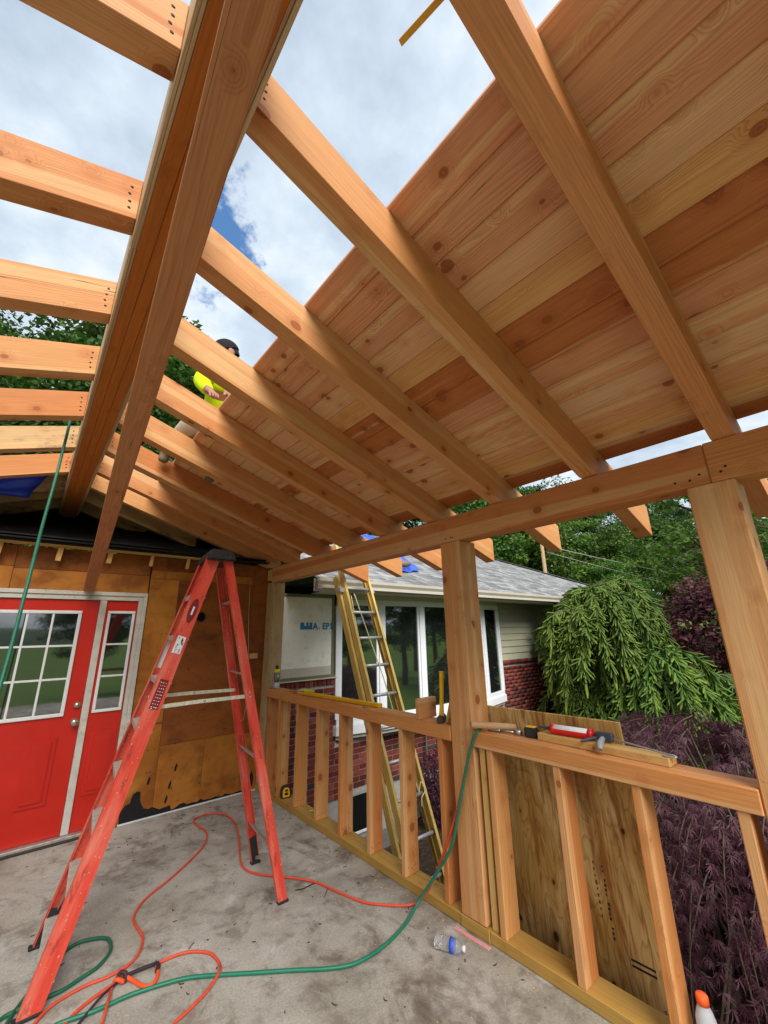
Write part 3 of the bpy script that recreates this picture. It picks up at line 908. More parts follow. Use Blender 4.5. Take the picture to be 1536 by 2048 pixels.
# exterior wall right of the porch: weather board panel with blue print
EX = 5.05
box('weather_panel', 2.475, 3.292, EX, 5.088, 1.15, 2.172, M_house, house, 'z', 0.002)
box('weather_panel_patch', 2.476, 3.285, EX - 0.003, EX - 0.0005, 1.152, 1.262, M_siding, house, 'x', 0.001).data.materials[0] = M_gutter
box('corner_strip', 3.293, 3.335, EX - 0.012, 5.088, 1.10, 2.21, M_olivetrim, house, 'z', 0.003)
box('corner_strip', 2.475, 3.292, EX - 0.008, 5.088, 2.1735, 2.215, M_olivetrim, house, 'x', 0.003)
box('starter_strip', 2.475, 3.35, EX - 0.030, 5.088, 1.118, 1.148, M_olivetrim, house, 'x', 0.003)
box('starter_strip', 2.475, 3.37, EX - 0.045, 5.088, 1.102, 1.117, M_soffit, house, 'x', 0.002)


def text_part(s, x, y, z, size, mat, parent, name='lettering', bold=0.0045):
    cu = bpy.data.curves.new('t', 'FONT'); cu.body = s; cu.size = size; cu.extrude = 0.0008; cu.offset = bold
    tmp = bpy.data.objects.new('t', cu)
    me = bpy.data.meshes.new_from_object(tmp)
    bpy.data.objects.remove(tmp)
    me.materials.clear()
    o = bpy.data.objects.new(name, me)
    return link(o, mat, wallM(x, y, z), parent)


ly = EX - 0.0015
poly('printed_logo', [(0, 0), (0.185, 0), (0.185, 0.092), (0.142, 0.092), (0.142, 0.045), (0.126, 0.045), (0.126, 0.092), (0.09, 0.092), (0.09, 0.045), (0.062, 0.045), (0.062, 0.078), (0.048, 0.092), (0.0, 0.092)], 0.001, M_blueink, house, wallM(2.792, ly, 1.746))
text_part('A', 2.985, ly, 1.748, 0.118, M_blueink, house)
poly('lettering', [(0, 0), (0.016, -0.004), (0.013, 0.02), (0.003, 0.026)], 0.001, M_blueink, house, wallM(3.085, ly, 1.752))
text_part('ERI', 3.135, ly, 1.748, 0.118, M_blueink, house)
for k in range(26):
    a = random.uniform(2.6, 3.26); c = random.uniform(1.25, 2.05)
    if random.random() < 0.6: a = 3.28 - abs(random.gauss(0, 0.07))
    w = random.uniform(0.004, 0.02); h = random.uniform(0.003, 0.009)
    poly('scuff_mark', [(0, 0), (w, h * 0.3), (w * 0.9, h), (w * 0.2, h * 0.8)], 0.0008, M_tar if random.random() < 0.5 else M_olivetrim, house, wallM(a, EX - 0.001, c))

# brick veneer
bw = box('brick_wall', 2.472, 13.95, 5.062, 5.0905, -0.372, 1.02, M_mortar, house, 'x', 0)


def bricks():
    B = []
    ch, bl = 0.0677, 0.2032
    nrow = 20
    for r in range(nrow):
        z0 = -0.365 + r * ch
        for (xa, xb, zt) in ((2.474, 3.372, 1.02), (3.376, 7.27, 0.30), (7.274, 13.94, 1.02)):
            if z0 + 0.058 > zt: continue
            x = xa - (bl / 2 if r % 2 else 0) + 0.004
            while x < xb:
                a, b = max(x, xa), min(x + bl - 0.0095, xb)
                if b - a > 0.03 and not (3.58 < (a + b) / 2 < 4.12 and z0 < -0.36): B.append((a, b, z0, z0 + ch - 0.0095))
                x += bl
    # rowlock sill course
    for (xa, xb, zc) in ((2.474, 3.40, 1.025), (3.40, 7.2, 0.30), (7.274, 13.94, 1.025)):
        x = xa
        while x < xb - 0.05:
            B.append((x, x + 0.058, zc, zc + 0.078)); x += 0.0677
    B.sort(key=lambda b: (b[0] + b[1]) / 2 - (0.0 if b[2] < 0.99 else 0.05))
    for k, (a, b, c, d) in enumerate(B[:300]):
        y0 = (5.052 if d - c < 0.07 else 5.030) + random.uniform(-0.002, 0.002)
        o = box('brick', a, b, y0, 5.068, c, d, M_brick, bw, 'x', 0.003)
    V = []; F = []; T = []
    for (a, b, c, d) in B[300:]:
        y0 = (5.052 if d - c < 0.07 else 5.030) + random.uniform(-0.002, 0.002)
        i = len(V)
        V += [(a, y0, c), (b, y0, c), (b, y0, d), (a, y0, d), (a, 5.068, c), (b, 5.068, c), (b, 5.068, d), (a, 5.068, d)]
        F += [(i, i + 1, i + 2, i + 3), (i, i + 3, i + 7, i + 4), (i + 1, i + 5, i + 6, i + 2), (i + 3, i + 2, i + 6, i + 7), (i, i + 4, i + 5, i + 1)]
        T += [random.random()] * 5
    o = link(bpy.data.objects.new('brick_courses', np_mesh('brick_courses', V, F, T)), M_brick, None, bw)
    o['kind'] = 'stuff'


bricks()
box('foundation_wall', 2.472, 13.95, 5.068, 5.0915, -1.2, -0.374, M_fndn, house, 'x', 0)
bwin = box('basement_window', 3.60, 4.10, 5.058, 5.07, -0.80, -0.395, M_void, house, 'x', 0)
box('window_frame', 3.60, 4.10, 5.040, 5.057, -0.83, -0.80, M_vinyl, bwin, 'x', 0.003)
box('window_frame', 3.575, 3.60, 5.040, 5.057, -0.83, -0.395, M_vinyl, bwin, 'z', 0.003)
poly('window_well', [(0, 0), (0.75, 0), (0.75, 0.02), (0.02, 0.02), (0.02, 0.3), (0, 0.3)], 0.35, M_alu, house, Matrix.Translation((3.45, 4.70, -0.72)))
box('meter_box', 5.02, 5.11, 5.0, 5.05, 0.20, 0.30, M_wire, house, 'z', 0.004)
tube('service_cable', [(5.06, 5.02, 0.20), (5.02, 4.98, 0.0), (5.0, 4.95, -0.45), (5.1, 4.9, -0.92)], 0.012, M_wire, house, 6, 8)
tube('service_cable', [(4.62, 5.03, -0.12), (4.75, 4.96, -0.40), (4.95, 4.85, -0.72), (5.2, 4.8, -0.90)], 0.016, M_wire, house, 6, 8)

# sage lap siding
for k in range(9):
    z0 = 1.105 + k * 0.127
    prof = [(0.0, 0.0), (0.0, 0.127), (-0.006, 0.127), (-0.024, 0.006), (-0.024, 0.0)]
    bm = bmesh.new()
    a = [bm.verts.new((7.31, 5.07 + p[0], min(z0 + p[1], 2.218))) for p in prof]; b = [bm.verts.new((13.95, 5.07 + p[0], min(z0 + p[1], 2.218))) for p in prof]
    for i in range(5): bm.faces.new((a[i], b[i], b[(i + 1) % 5], a[(i + 1) % 5]))
    bm.faces.new(a); bm.faces.new(b[::-1])
    link(bpy.data.objects.new('siding_board', bm_mesh('siding_board', bm)), M_siding, None, house)
box('corner_strip', 7.262, 7.309, 5.028, 5.088, 1.105, 2.218, M_gutter, house, 'z', 0.003)

# bow window
bow = thing('bow_tmp', 'x', 'x')
COL.objects.unlink(bow); bpy.data.objects.remove(bow)
BP = [(3.372, 5.040), (4.06, 4.885), (4.83, 4.800), (5.75, 4.800), (6.56, 4.885), (7.255, 5.040)]
seat = [(3.34, 5.06)] + [(p[0] - 0.02, p[1] - 0.05) for p in BP[:3]] + [(p[0] + 0.02, p[1] - 0.05) for p in BP[3:]] + [(7.28, 5.06)]
bowp = poly('bow_window', seat, 0.12, M_vinyl, house, Matrix.Translation((0, 0, 0.50)), 0.004)
seat2 = [(3.40, 5.06)] + [(p[0], p[1] - 0.01) for p in BP] + [(7.22, 5.06)]
poly('window_apron', seat2, 0.05, M_gutter, bowp, Matrix.Translation((0, 0, 0.379)))
poly('window_head', seat2, 0.06, M_soffit, bowp, Matrix.Translation((0, 0, 2.218)))
for i in range(5):
    A = Vector((BP[i][0], BP[i][1], 0)); B = Vector((BP[i + 1][0], BP[i + 1][1], 0))
    d = (B - A).normalized(); nrm = Vector((d.y, -d.x, 0)); L = (B - A).length
    def fr(name, s0, s1, z0, z1, t, off, mat, par):
        c0 = A + d * s0 + nrm * off; c1 = A + d * s1 + nrm * off
        return board(name, (c0.x, c0.y, (z0 + z1) / 2), (c1.x, c1.y, (z0 + z1) / 2), t, z1 - z0, (0, 0, 1), mat, par, 0.003)
    fr('sash_rail', 0.0, L, 2.075, 2.157, 0.06, 0, M_vinyl, bowp)
    fr('sash_rail', 0.0, L, 0.502, 0.575, 0.06, 0, M_vinyl, bowp)
    fr('mullion', -0.02, 0.042, 0.575, 2.075, 0.065, 0, M_vinyl, bowp)
    fr('mullion', L - 0.042, L + 0.02, 0.575, 2.075, 0.064, 0, M_vinyl, bowp)
    fr('sash', 0.046, 0.080, 0.578, 2.072, 0.04, -0.005, M_vinyl, bowp)
    fr('sash', L - 0.080, L - 0.046, 0.578, 2.072, 0.04, -0.005, M_vinyl, bowp)
    fr('pane', 0.077, L - 0.077, 0.577, 2.073, 0.008, -0.01, M_glass, bowp)
    # bead board over the head
    k = 0; sx = 0.0
    while sx < L - 0.02:
        fr('bead_board', sx, min(sx + 0.088, L), 2.158 + 0.061, 2.235, 0.012, 0.012, M_soffit, bowp); sx += 0.092

# eave, gutter, roof
EZ, EY, PI_ = 2.35, 4.33, 0.46
gp = [(0, 0), (0.0, 0.105), (-0.004, 0.12), (-0.014, 0.12), (-0.012, 0.085), (0.03, 0.03), (0.03, 0.004), (0.11, 0.004), (0.11, 0.115), (0.115, 0.115), (0.115, 0.0)]
gp = [(-0.012, 0.118), (-0.02, 0.118), (-0.018, 0.08), (0.006, 0.04), (0.006, 0.0), (0.10, 0.0), (0.10, 0.118), (0.094, 0.118), (0.094, 0.006), (0.012, 0.006), (0.012, 0.044), (-0.011, 0.084)]
profile('gutter', gp, (2.60, 4.285, 2.228), (14.25, 4.285, 2.228), (0, 1, 0), M_gutter, house)
box('downspout_elbow', 2.595, 2.665, 4.29, 4.37, 2.20, 2.335, M_alu, house, 'z', 0.012)
box('fascia', 2.60, 14.2, 4.388, 4.408, 2.19, 2.345, M_gutter, house, 'x', 0.002)
box('soffit', 2.95, 14.1, 4.41, 5.05, 2.222, 2.232, M_soffit, house, 'x', 0)
box('ceiling_core', 2.56, 14.0, 4.70, 5.29, 2.302, 2.32, M_void, house, 'x', 0)


def roof():
    V = []; F = []; T = []
    ca = 1 / math.sqrt(1 + PI_ ** 2); sa = PI_ * ca
    ex = 0.14
    for r in range(31):
        s0 = r * ex; off = (r % 3) * 0.11 + random.uniform(-0.03, 0.03)
        x = 2.62 - off
        while x < 14.3:
            w = random.choice((0.16, 0.2, 0.25, 0.31, 0.33)); tone = random.random(); th = random.choice((0.005, 0.009, 0.009, 0.013))
            y0 = EY + (s0) * ca; y1 = EY + (s0 + ex + 0.03) * ca
            hipx = 18.53 - y0 - 0.02
            a, b = max(x, 2.62), min(x + w - 0.004, hipx)
            if b - a > 0.03:
                z0 = EZ + s0 * sa; z1 = EZ + (s0 + ex + 0.03) * sa
                i = len(V)
                V += [(a, y0, z0), (b, y0, z0), (b, y1, z1), (a, y1, z1), (a, y0 - sa * th, z0 + ca * th + 0.004), (b, y0 - sa * th, z0 + ca * th + 0.004), (b, y1, z1 + 0.002), (a, y1, z1 + 0.002)]
                F += [(i + 4, i + 5, i + 6, i + 7), (i, i + 1, i + 5, i + 4), (i, i + 4, i + 7, i + 3), (i + 1, i + 2, i + 6, i + 5)]
                T += [tone] * 4
            x += w
    deck = bmesh.new()
    ry = EY + 31 * ex * ca; rz = EZ + 31 * ex * sa
    pts = [(2.60, EY, EZ - 0.006), (18.53 - EY, EY, EZ - 0.006), (18.53 - ry, ry, rz - 0.006), (2.60, ry, rz - 0.006)]
    v = [deck.verts.new(p) for p in pts]
    deck.faces.new(v)
    w = [deck.verts.new(p) for p in ((18.53 - EY, EY, EZ - 0.006), (18.53 - EY, 2 * ry - EY, EZ - 0.006), (18.53 - ry, ry, rz - 0.006))]
    deck.faces.new(w)
    u = [deck.verts.new(p) for p in ((2.60, ry, rz - 0.006), (18.53 - ry, ry, rz - 0.006), (18.53 - EY, 2 * ry - EY, EZ - 0.006), (2.60, 2 * ry - EY, EZ - 0.006))]
    deck.faces.new(u)
    ro = link(bpy.data.objects.new('roof', bm_mesh('roof', deck)), M_shing, None, house)
    o = link(bpy.data.objects.new('shingles', np_mesh('shingles', V, F, T)), M_shing, None, ro)
    o['kind'] = 'stuff'
    for k in range(26):
        y = EY + k * 0.16; zq = EZ + (y - EY) * PI_
        board('hip_cap', (18.53 - y, y, zq + 0.02), (18.53 - y - 0.19, y + 0.19, zq + 0.19 * PI_ + 0.024), 0.22, 0.012, (0.4, -0.4, 1), M_shing, ro, 0.002)


roof()


# ------------------------------------------------------------------ porch timber frame
XI = 2.292
HBT = 2.523           # top of the header beam
SL = 1 / 3.0
ANG = math.atan(SL)


def rb(x): return 2.27 + SL * (3.03 - x)      # underside of the right rafters


RV = 0.184 / math.cos(ANG)
porch = thing('porch_roof', 'unfinished timber porch roof of fir rafters on a ridge beam, half covered with boards', 'porch roof', (0.15, 2.2, 3.1))
ridge = box('ridge_beam', 0.0755, 0.1235, -1.2, 6.1, 3.10, 3.42, M_ridge, porch, 'y', 0.002)
box('beam_ply', 0.1245, 0.1715, -1.2, 6.1, 3.101, 3.42, M_ridge, ridge, 'y', 0.002)
box('beam_ply', 0.1725, 0.2205, -1.2, 6.1, 3.0995, 3.42, M_ridge, ridge, 'y', 0.002)
for (x0, x1) in ((0.0545, 0.0648), (0.0652, 0.0748), (0.2212, 0.2310), (0.2314, 0.2440)):
    for (ya, yb) in ((-1.2, 1.512), (1.514, 3.95), (3.952, 6.0)):
        dz = random.uniform(-0.004, 0.004)
        box('plywood_filler', x0, x1, ya, yb, 3.108 + dz, 3.42, M_plyedge, ridge, 'y', 0.0015)

RY = [-0.375, 0.235, 0.845, 1.463, 2.073, 2.665, 3.262, 3.860, 4.452, 4.99]
for k, y in enumerate(RY):
    xt = 3.03 if k <= 7 else 2.448
    x0 = 0.2455
    seat_x = 3.03 - (HBT + 0.002 - 2.27) / SL
    if k <= 7:
        pts = [(x0, rb(x0)), (seat_x, HBT + 0.002), (2.434, HBT + 0.002), (2.434, rb(2.434)), (xt, rb(xt)), (xt, rb(xt) + RV), (x0, rb(x0) + RV)]
    else:
        pts = [(x0, rb(x0)), (seat_x, HBT + 0.002), (2.43, HBT + 0.002), (2.43, rb(2.43) + RV), (x0, rb(x0) + RV)]
    prism('rafter', pts, y, y + 0.089, ANG, M_fir, porch)
    for dz in (0.05, 0.085, 0.12):                    # toe screws
        lathe('screw_hole', [(0, 0.005), (0.0012, 0.0045), (0.0014, 0.0005)], M_ink, axisM((x0 + 0.03 + 0.02 * random.random(), y, rb(x0) + dz), (0, -1, 0)), porch, 6)
LY = [-0.36, 0.25, 0.860, 1.460, 2.072, 2.682, 3.305, 3.945, 4.62, 5.25]


def lb(x): return 3.198 + SL * (x - 0.053)


for k, y in enumerate(LY):
    x0, x1 = 0.0535, -2.75
    pts = [(x0, lb(x0)), (x0, lb(x0) + RV), (x1, lb(x1) + RV), (x1, lb(x1))]
    prism('rafter', pts, y, y + 0.089, -ANG, M_oldrafter if k in (7, 9) else M_fir, porch)
    for dz in (0.035, 0.065, 0.1, 0.135):
        lathe('screw_hole', [(0, 0.006), (0.0012, 0.005), (0.0014, 0.0005)], M_ink, axisM((x0 - 0.035 + 0.012 * random.random(), y, lb(x0) + dz), (0, -1, 0)), porch, 6)
# valley jack rafters over the house
for k, y in enumerate((5.55, 6.05)):
    prism('rafter', [(0.2455, rb(0.2455)), (1.5 - k * .5, rb(1.5 - k * .5)), (1.5 - k * .5, rb(1.5 - k * .5) + RV), (0.2455, rb(0.2455) + RV)], y, y + 0.089, ANG, M_oldrafter, porch)
    prism('rafter', [(0.053, lb(0.053)), (0.053, lb(0.053) + RV), (-1.2 + k * .5, lb(-1.2 + k * .5) + RV), (-1.2 + k * .5, lb(-1.2 + k * .5))], y, y + 0.089, -ANG, M_oldrafter, porch)
prism('valley_sheathing', [(0.15, rb(0.15) + RV + 0.003), (2.52, rb(2.52) + RV + 0.003), (2.52, rb(2.52) + RV + 0.018), (0.15, rb(0.15) + RV + 0.018)], 5.10, 8.6, ANG, M_sheathdk, porch, 0)
prism('valley_sheathing', [(0.148, lb(0.148) + RV + 0.003), (0.148, lb(0.148) + RV + 0.018), (-2.9, lb(-2.9) + RV + 0.018), (-2.9, lb(-2.9) + RV + 0.003)], 4.80, 8.6, -ANG, M_sheathdk, porch, 0)

# deck boards: 13 tongue-and-groove courses
deck = thing('x_', 'x', 'x'); bpy.data.objects.remove(deck)
XU, XL = 0.765, 2.468
NB = 13
deck_e = bpy.data.objects.new('roof_deck', None)
link(deck_e, None, Matrix.Translation((1.6, 2.2, rb(1.6) + RV)), porch)
dvec = Vector((math.cos(ANG), 0, -math.sin(ANG))); nvec = Vector((math.sin(ANG), 0, math.cos(ANG)))
S = (XL - XU) / math.cos(ANG)


def tg_mesh(L, w, t):
    bm = bmesh.new()
    v = 0.0065
    pr = [(-w / 2 + v, 0), (w / 2 - v, 0), (w / 2, v), (w / 2, t), (-w / 2, t), (-w / 2, v)]
    a = [bm.verts.new((-L / 2, p[0], p[1])) for p in pr]; b = [bm.verts.new((L / 2, p[0], p[1])) for p in pr]
    n = len(pr)
    for i in range(n): bm.faces.new((a[i], b[i], b[(i + 1) % n], a[(i + 1) % n]))
    bm.faces.new(a[::-1]); bm.faces.new(b)
    return bm_mesh('deck_board', bm)


random.seed(21)
TG = {}
for k in range(NB):
    c = (k + 0.5) / NB * S
    base = Vector((XU, 0, rb(XU) + RV + 0.0015)) + dvec * c
    cuts = [-0.55, 4.985]
    j = random.random()
    if 0 < k < NB - 1 and j < 0.75: cuts = [-0.55, RY[random.choice((3, 4, 5, 6))] + 0.045, 4.985]
    if 0 < k < NB - 1 and j < 0.3: cuts = [-0.55, RY[random.choice((2, 3))] + 0.045, RY[random.choice((5, 6, 7))] + 0.045, 4.985]
    for ya, yb in zip(cuts[:-1], cuts[1:]):
        L = round(yb - ya - 0.002, 4)
        if L not in TG:
            TG[L] = tg_mesh(L, S / NB - 0.0012, 0.037); TG[L].materials.append(M_deck)
        Mx = Matrix.Identity(4)
        yv = Vector((0, 1, 0)); zv = nvec; xv = yv
        yax = zv.cross(xv)
        for i in range(3): Mx[i][0] = xv[i]; Mx[i][1] = yax[i]; Mx[i][2] = zv[i]
        o = bpy.data.objects.new('deck_board', TG[L])
        link(o, None, Matrix.Translation((base.x, (ya + yb) / 2, base.z)) @ Mx, deck_e)
random.seed(5)

# header beam (two lengths scarfed over the near post) and posts
hb = thing('header_beam', 'long fir header beam carried by the posts above the half wall', 'beam', (2.36, 2.5, 2.33))
box('beam_length', XI, 2.432, 0.365, 4.93, 2.331, HBT, M_fir, hb, 'y', 0.004)
box('beam_length', XI - 0.002, 2.432, -1.3, 0.363, 2.331, HBT + 0.0015, M_fir, hb, 'y', 0.004)
box('end_block', XI - 0.004, XI + 0.05, 4.945, 5.048, 2.36, 2.50, M_pine, hb, 'z', 0.003)
for (yy_, zz_) in ((1.98, 2.36), (1.93, 2.362), (1.91, 2.36), (0.50, 2.365), (0.44, 2.362), (0.40, 2.38), (0.32, 2.37), (0.30, 2.39), (4.6, 2.37), (3.3, 2.5)):
    lathe('screw_hole', [(0, 0.006), (0.0012, 0.005), (0.0014, 0.0005)], M_ink, axisM((XI - 0.001 if yy_ > 0.363 else XI - 0.003, yy_, zz_), (-1, 0, 0)), hb, 6)
hl = tag(box('header_beam', -2.13, -1.99, -1.3, 4.9, 2.331, HBT, M_fir, None, 'y', 0.004), 'fir header beam along the far open side opposite the half wall', 'beam')


def post(y0, y1, label, x0=XI, x1=2.476, base=True, mat=M_fir, ztop=2.330):
    t = thing('porch_post', label, 'post', ((x0 + x1) / 2, (y0 + y1) / 2, 0), 'timber posts of the porch')
    box('shaft', x0, x1, y0, y1, 0.063, ztop, mat, t, 'z', 0.006)
    if base: box('base_block', x0 - 0.006, x1 + 0.004, y0 - 0.02, y1 + 0.001, 0.0005, 0.0622, M_treated, t, 'y', 0.003)
    return t


post(1.855, 2.038, 'thick fir post between the two half walls with hoses draped against it')
post(0.279, 0.461, 'thick fir post under the scarf joint of the header beam')
post(4.888, 5.046, 'fir corner post against the house wall beside the white weather panel', XI, 2.462, True, M_aged)
for y in (0.28, 1.86, 4.87): post(y, y + 0.18, 'fir post on the far open side opposite the half wall', -2.18, -2.0)

# half wall between corner post and middle post
hw = thing('half_wall', 'open half wall of studs and a thick cap between corner post and middle post', 'half wall', (2.36, 3.4, 0), 'stud half walls')
box('sole_plate', XI, 2.436, 2.040, 4.886, 0.0005, 0.0600, M_treated, hw, 'y', 0.004)
box('cap_rail', 2.283, 2.440, 2.040, 4.887, 0.990, 1.080, M_stud, hw, 'y', 0.004)
for y in (4.80, 4.535, 4.128, 3.730, 3.338, 2.936, 2.532, 2.132):
    box('stud', XI + 0.002 + random.uniform(0, .003), 2.428, y, y + 0.041, 0.0605, 0.9895, M_stud, hw, 'z', 0.003)
for y in (4.128, 3.730, 3.338, 2.936, 2.532):
    for q in range(3):
        lathe('nail_hole', [(0, 0.004), (0.001, 0.0035), (0.0012, 0.0005)], M_ink, axisM((XI + 0.03 + 0.035 * q, y, 0.095 + random.uniform(0, .02)), (0, -1, 0)), hw, 6)
# half wall between middle post and near post
hw2 = thing('half_wall', 'stud half wall with leaning plywood behind it and tools on its cap', 'half wall', (2.36, 1.2, 0), 'stud half walls')
box('sole_plate', XI, 2.436, 0.945, 1.833, 0.0005, 0.0600, M_treated, hw2, 'y', 0.004)
box('cap_rail', 2.283, 2.440, 0.463, 1.853, 0.990, 1.080, M_stud, hw2, 'y', 0.004)
box('stud', XI + 0.02, 2.44, 1.790, 1.830, 0.0605, 0.9895, M_pine, hw2, 'z', 0.003)
for y, za in ((1.722, 0.0605), (1.290, 0.0605), (0.900, 0.0005), (0.510, 0.0005)):
    box('stud', XI + 0.002, 2.428, y, y + 0.041, za, 0.9895, M_stud, hw2, 'z', 0.003)

# long brace from the door head up to the ridge
br = board('brace_board', (0.405, 5.008, 2.158), (0.070, -0.52, 3.078), 0.092, 0.038, (0, 0.17, 0.985), M_brace, None, 0.003)
tag(br, 'long fir board propped from the door head up to the ridge beam', 'board')


# ------------------------------------------------------------------ red step ladder
def channel(w, f, t, sgn=1):
    return [(-w, 0), (w, 0), (w, sgn * f), (w - t, sgn * f), (w - t, sgn * t), (-w + t, sgn * t), (-w + t, sgn * f), (-w, sgn * f)]


def step_ladder():
    t = thing('step_ladder', 'scuffed orange red fibreglass step ladder standing open on the concrete floor', 'ladder', (0.98, 3.26, 0))
    v = Vector((0.11, 0.993, 0))
    F0 = Vector((0.306, 2.970, 0.004)); FT = Vector((0.985, 3.130, 2.262))
    R0 = Vector((1.588, 2.957, 0.004)); RT = Vector((1.085, 3.120, 2.262))
    F1 = F0 + v * 0.60; FT1 = FT + v * 0.33
    R1 = R0 + v * 0.62; RT1 = RT + v * 0.33
    ux = Vector((1, 0, 0))
    profile('front_rail', channel(0.045, 0.034, 0.005), F0, FT, ux, M_ladred, t)
    profile('front_rail', channel(0.045, 0.034, 0.005, -1), F1, FT1, ux, M_ladred, t)
    profile('rear_rail', channel(0.031, 0.028, 0.004), R0, RT, ux, M_ladred, t)
    profile('rear_rail', channel(0.031, 0.028, 0.004, -1), R1, RT1, ux, M_ladred, t)
    lerp = lambda a, b, z: a + (b - a) * ((z - a.z) / (b.z - a.z))
    for z in (1.985, 1.70, 1.43, 1.16, 0.905, 0.648, 0.39, 0.135):
        a = lerp(F0, FT, z) + v * 0.006; b = lerp(F1, FT1, z) - v * 0.006
        pr = [(-0.042, 0), (0.042, 0), (0.042, -0.034), (0.039, -0.034), (0.039, -0.003), (-0.039, -0.003), (-0.039, -0.034), (-0.042, -0.034)]
        st = profile('step', [(p[0], -p[1]) for p in pr], a, b, (1, 0, 0), M_tread, t)
        for k in range(5):
            o = -0.03 + k * 0.015
            board('tread_rib', a + Vector((o, 0, 0.0015)) + v * .03, b + Vector((o, 0, 0.0015)) - v * .03, 0.003, 0.003, (0, 0, 1), M_tread, st, 0)
    for z in (1.94, 1.415, 0.85, 0.29):
        a = lerp(R0, RT, z) + v * 0.004; b = lerp(R1, RT1, z) - v * 0.004
        board('rear_brace', a, b, 0.032, 0.012, (0.4, 0, 1), M_alu, t, 0.002)
    # diagonal knee braces near the feet
    board('knee_brace', lerp(R1, RT1, 0.03) - v * 0.005, lerp(R0, RT, 0.27) + v * 0.03, 0.022, 0.004, (1, 0, 0), M_alu, t, 0)
    board('knee_brace', lerp(F1, FT1, 0.14) - v * 0.005, lerp(F1, FT1, 0.36) - v * 0.15, 0.022, 0.004, (1, 0, 0), M_alu, t, 0)
    # spreaders, each bar in two hinged halves
    for (A, B) in ((lerp(F0, FT, 1.265) + v * 0.036, lerp(R0, RT, 1.272) + v * 0.03), (lerp(F1, FT1, 1.285) - v * 0.036, lerp(R1, RT1, 1.275) - v * 0.03)):
        mid = (A + B) / 2 + Vector((0, 0, 0.004))
        board('spreader', A, mid, 0.024, 0.004, (0, -1, 0.1), M_alubar, t, 0.001)
        board('spreader', mid - (B - A).normalized() * 0.03 + Vector((0, -0.005, 0)), B + Vector((0, -0.005, 0)), 0.024, 0.004, (0, -1, 0.1), M_alubar, t, 0.001)
        for P in (A, mid, B): lathe('rivet', [(0, 0.008), (0.004, 0.007), (0.006, 0.003), (0.0062, 0.0005)], M_steel, axisM(P + Vector((0, -0.006, 0)), (0, -1, 0)), t, 8)
    # top cap
    bm = bmesh.new()
    vs = []
    for z, gx, gy in ((2.235, 0.105, 0.215), (2.285, 0.094, 0.205), (2.318, 0.078, 0.195)):
        c = (FT + RT + FT1 + RT1) / 4
        ring = []
        for sx, sy in ((-1, -1), (1, -1), (1, 1), (-1, 1)):
            ring.append(bm.verts.new((c.x + sx * gx + sy * gy * 0.11, c.y + sy * gy, z)))
        vs.append(ring)
    for a, b in zip(vs[:-1], vs[1:]):
        for k in range(4): bm.faces.new((a[k], a[(k + 1) % 4], b[(k + 1) % 4], b[k]))
    bm.faces.new(vs[-1]); bm.faces.new(vs[0][::-1])
    bmesh.ops.recalc_face_normals(bm, faces=bm.faces)
    bmesh.ops.bevel(bm, geom=bm.edges[:], offset=0.008, segments=2, affect='EDGES')
    cap = link(bpy.data.objects.new('top_cap', bm_mesh('top_cap', bm)), M_black, None, t)
    for dx, dz in ((-0.06, 2.258), (-0.025, 2.258), (-0.04, 2.292), (0.03, 2.292), (0.072, 2.262)):
        lathe('rivet', [(0, 0.008), (0.004, 0.007), (0.006, 0.003), (0.0062, 0.0005)], M_steel, axisM((1.035 - 0.02 + dx, 3.085 if dz < 2.27 else 3.094, dz), (0, -1, 0)), cap, 8)
    # feet
    for P, w in ((F0, 0.047), (F1, 0.047), (R0, 0.033), (R1, 0.033)):
        s = 1 if P in (F0, R0) else -1
        c = P + v * (0.016 * s)
        box('rubber_foot', c.x - w - 0.004 - (0.01 if P in (F0, F1) else 0), c.x + w + 0.004, c.y - 0.022, c.y + 0.022, 0.0005, 0.016, M_rubber, t, 'x', 0.004)
    board('boot', lerp(R1, RT1, 0.005) - v * 0.03, lerp(R1, RT1, 0.19) - v * 0.03, 0.05, 0.006, (0, 1, 0), M_rubber, t, 0.001)
    board('boot', lerp(F1, FT1, 0.005) - v * 0.03, lerp(F1, FT1, 0.17) - v * 0.03, 0.085, 0.006, (0, 1, 0), M_rubber, t, 0.001)
    # stickers on the near rail
    d = (FT - F0).normalized()
    yv = Vector((-1, 0, 0)); yv = (yv - d * yv.dot(d)).normalized(); zv = d.cross(yv)

    def st(z, pts, mat, name, off=0.0012):
        c = lerp(F0, FT, z) + zv * off
        Mx = Matrix.Identity(4)
        for i in range(3): Mx[i][0] = d[i]; Mx[i][1] = yv[i]; Mx[i][2] = zv[i]
        return poly(name, pts, 0.0009, mat, t, Matrix.Translation(c) @ Mx)
    ell = [(0.088 * math.cos(a), 0.027 * math.sin(a)) for a in np.linspace(0, 2 * math.pi, 25)[:-1]]
    st(1.865, ell, M_maroon, 'oval_sticker')
    rect = lambda a, b: [(-a, -b), (a, -b), (a, b), (-a, b)]
    st(1.865, rect(0.030, 0.006), M_paper, 'sticker_print', 0.002)
    st(1.64, rect(0.056, 0.027), M_paper, 'warning_label')
    for k in range(12):
        a, b = random.uniform(-0.045, 0.045), random.uniform(-0.02, 0.02)
        w, h = random.uniform(0.004, 0.016), random.uniform(0.0015, 0.005)
        st(1.64, [(a - w, b - h), (a + w, b - h * .5), (a + w * .8, b + h), (a - w * .6, b + h * .8)], M_ink, 'label_print', 0.002 + k * 0.00005)
    st(1.345, rect(0.088, 0.026), M_maroon, 'notice_label')
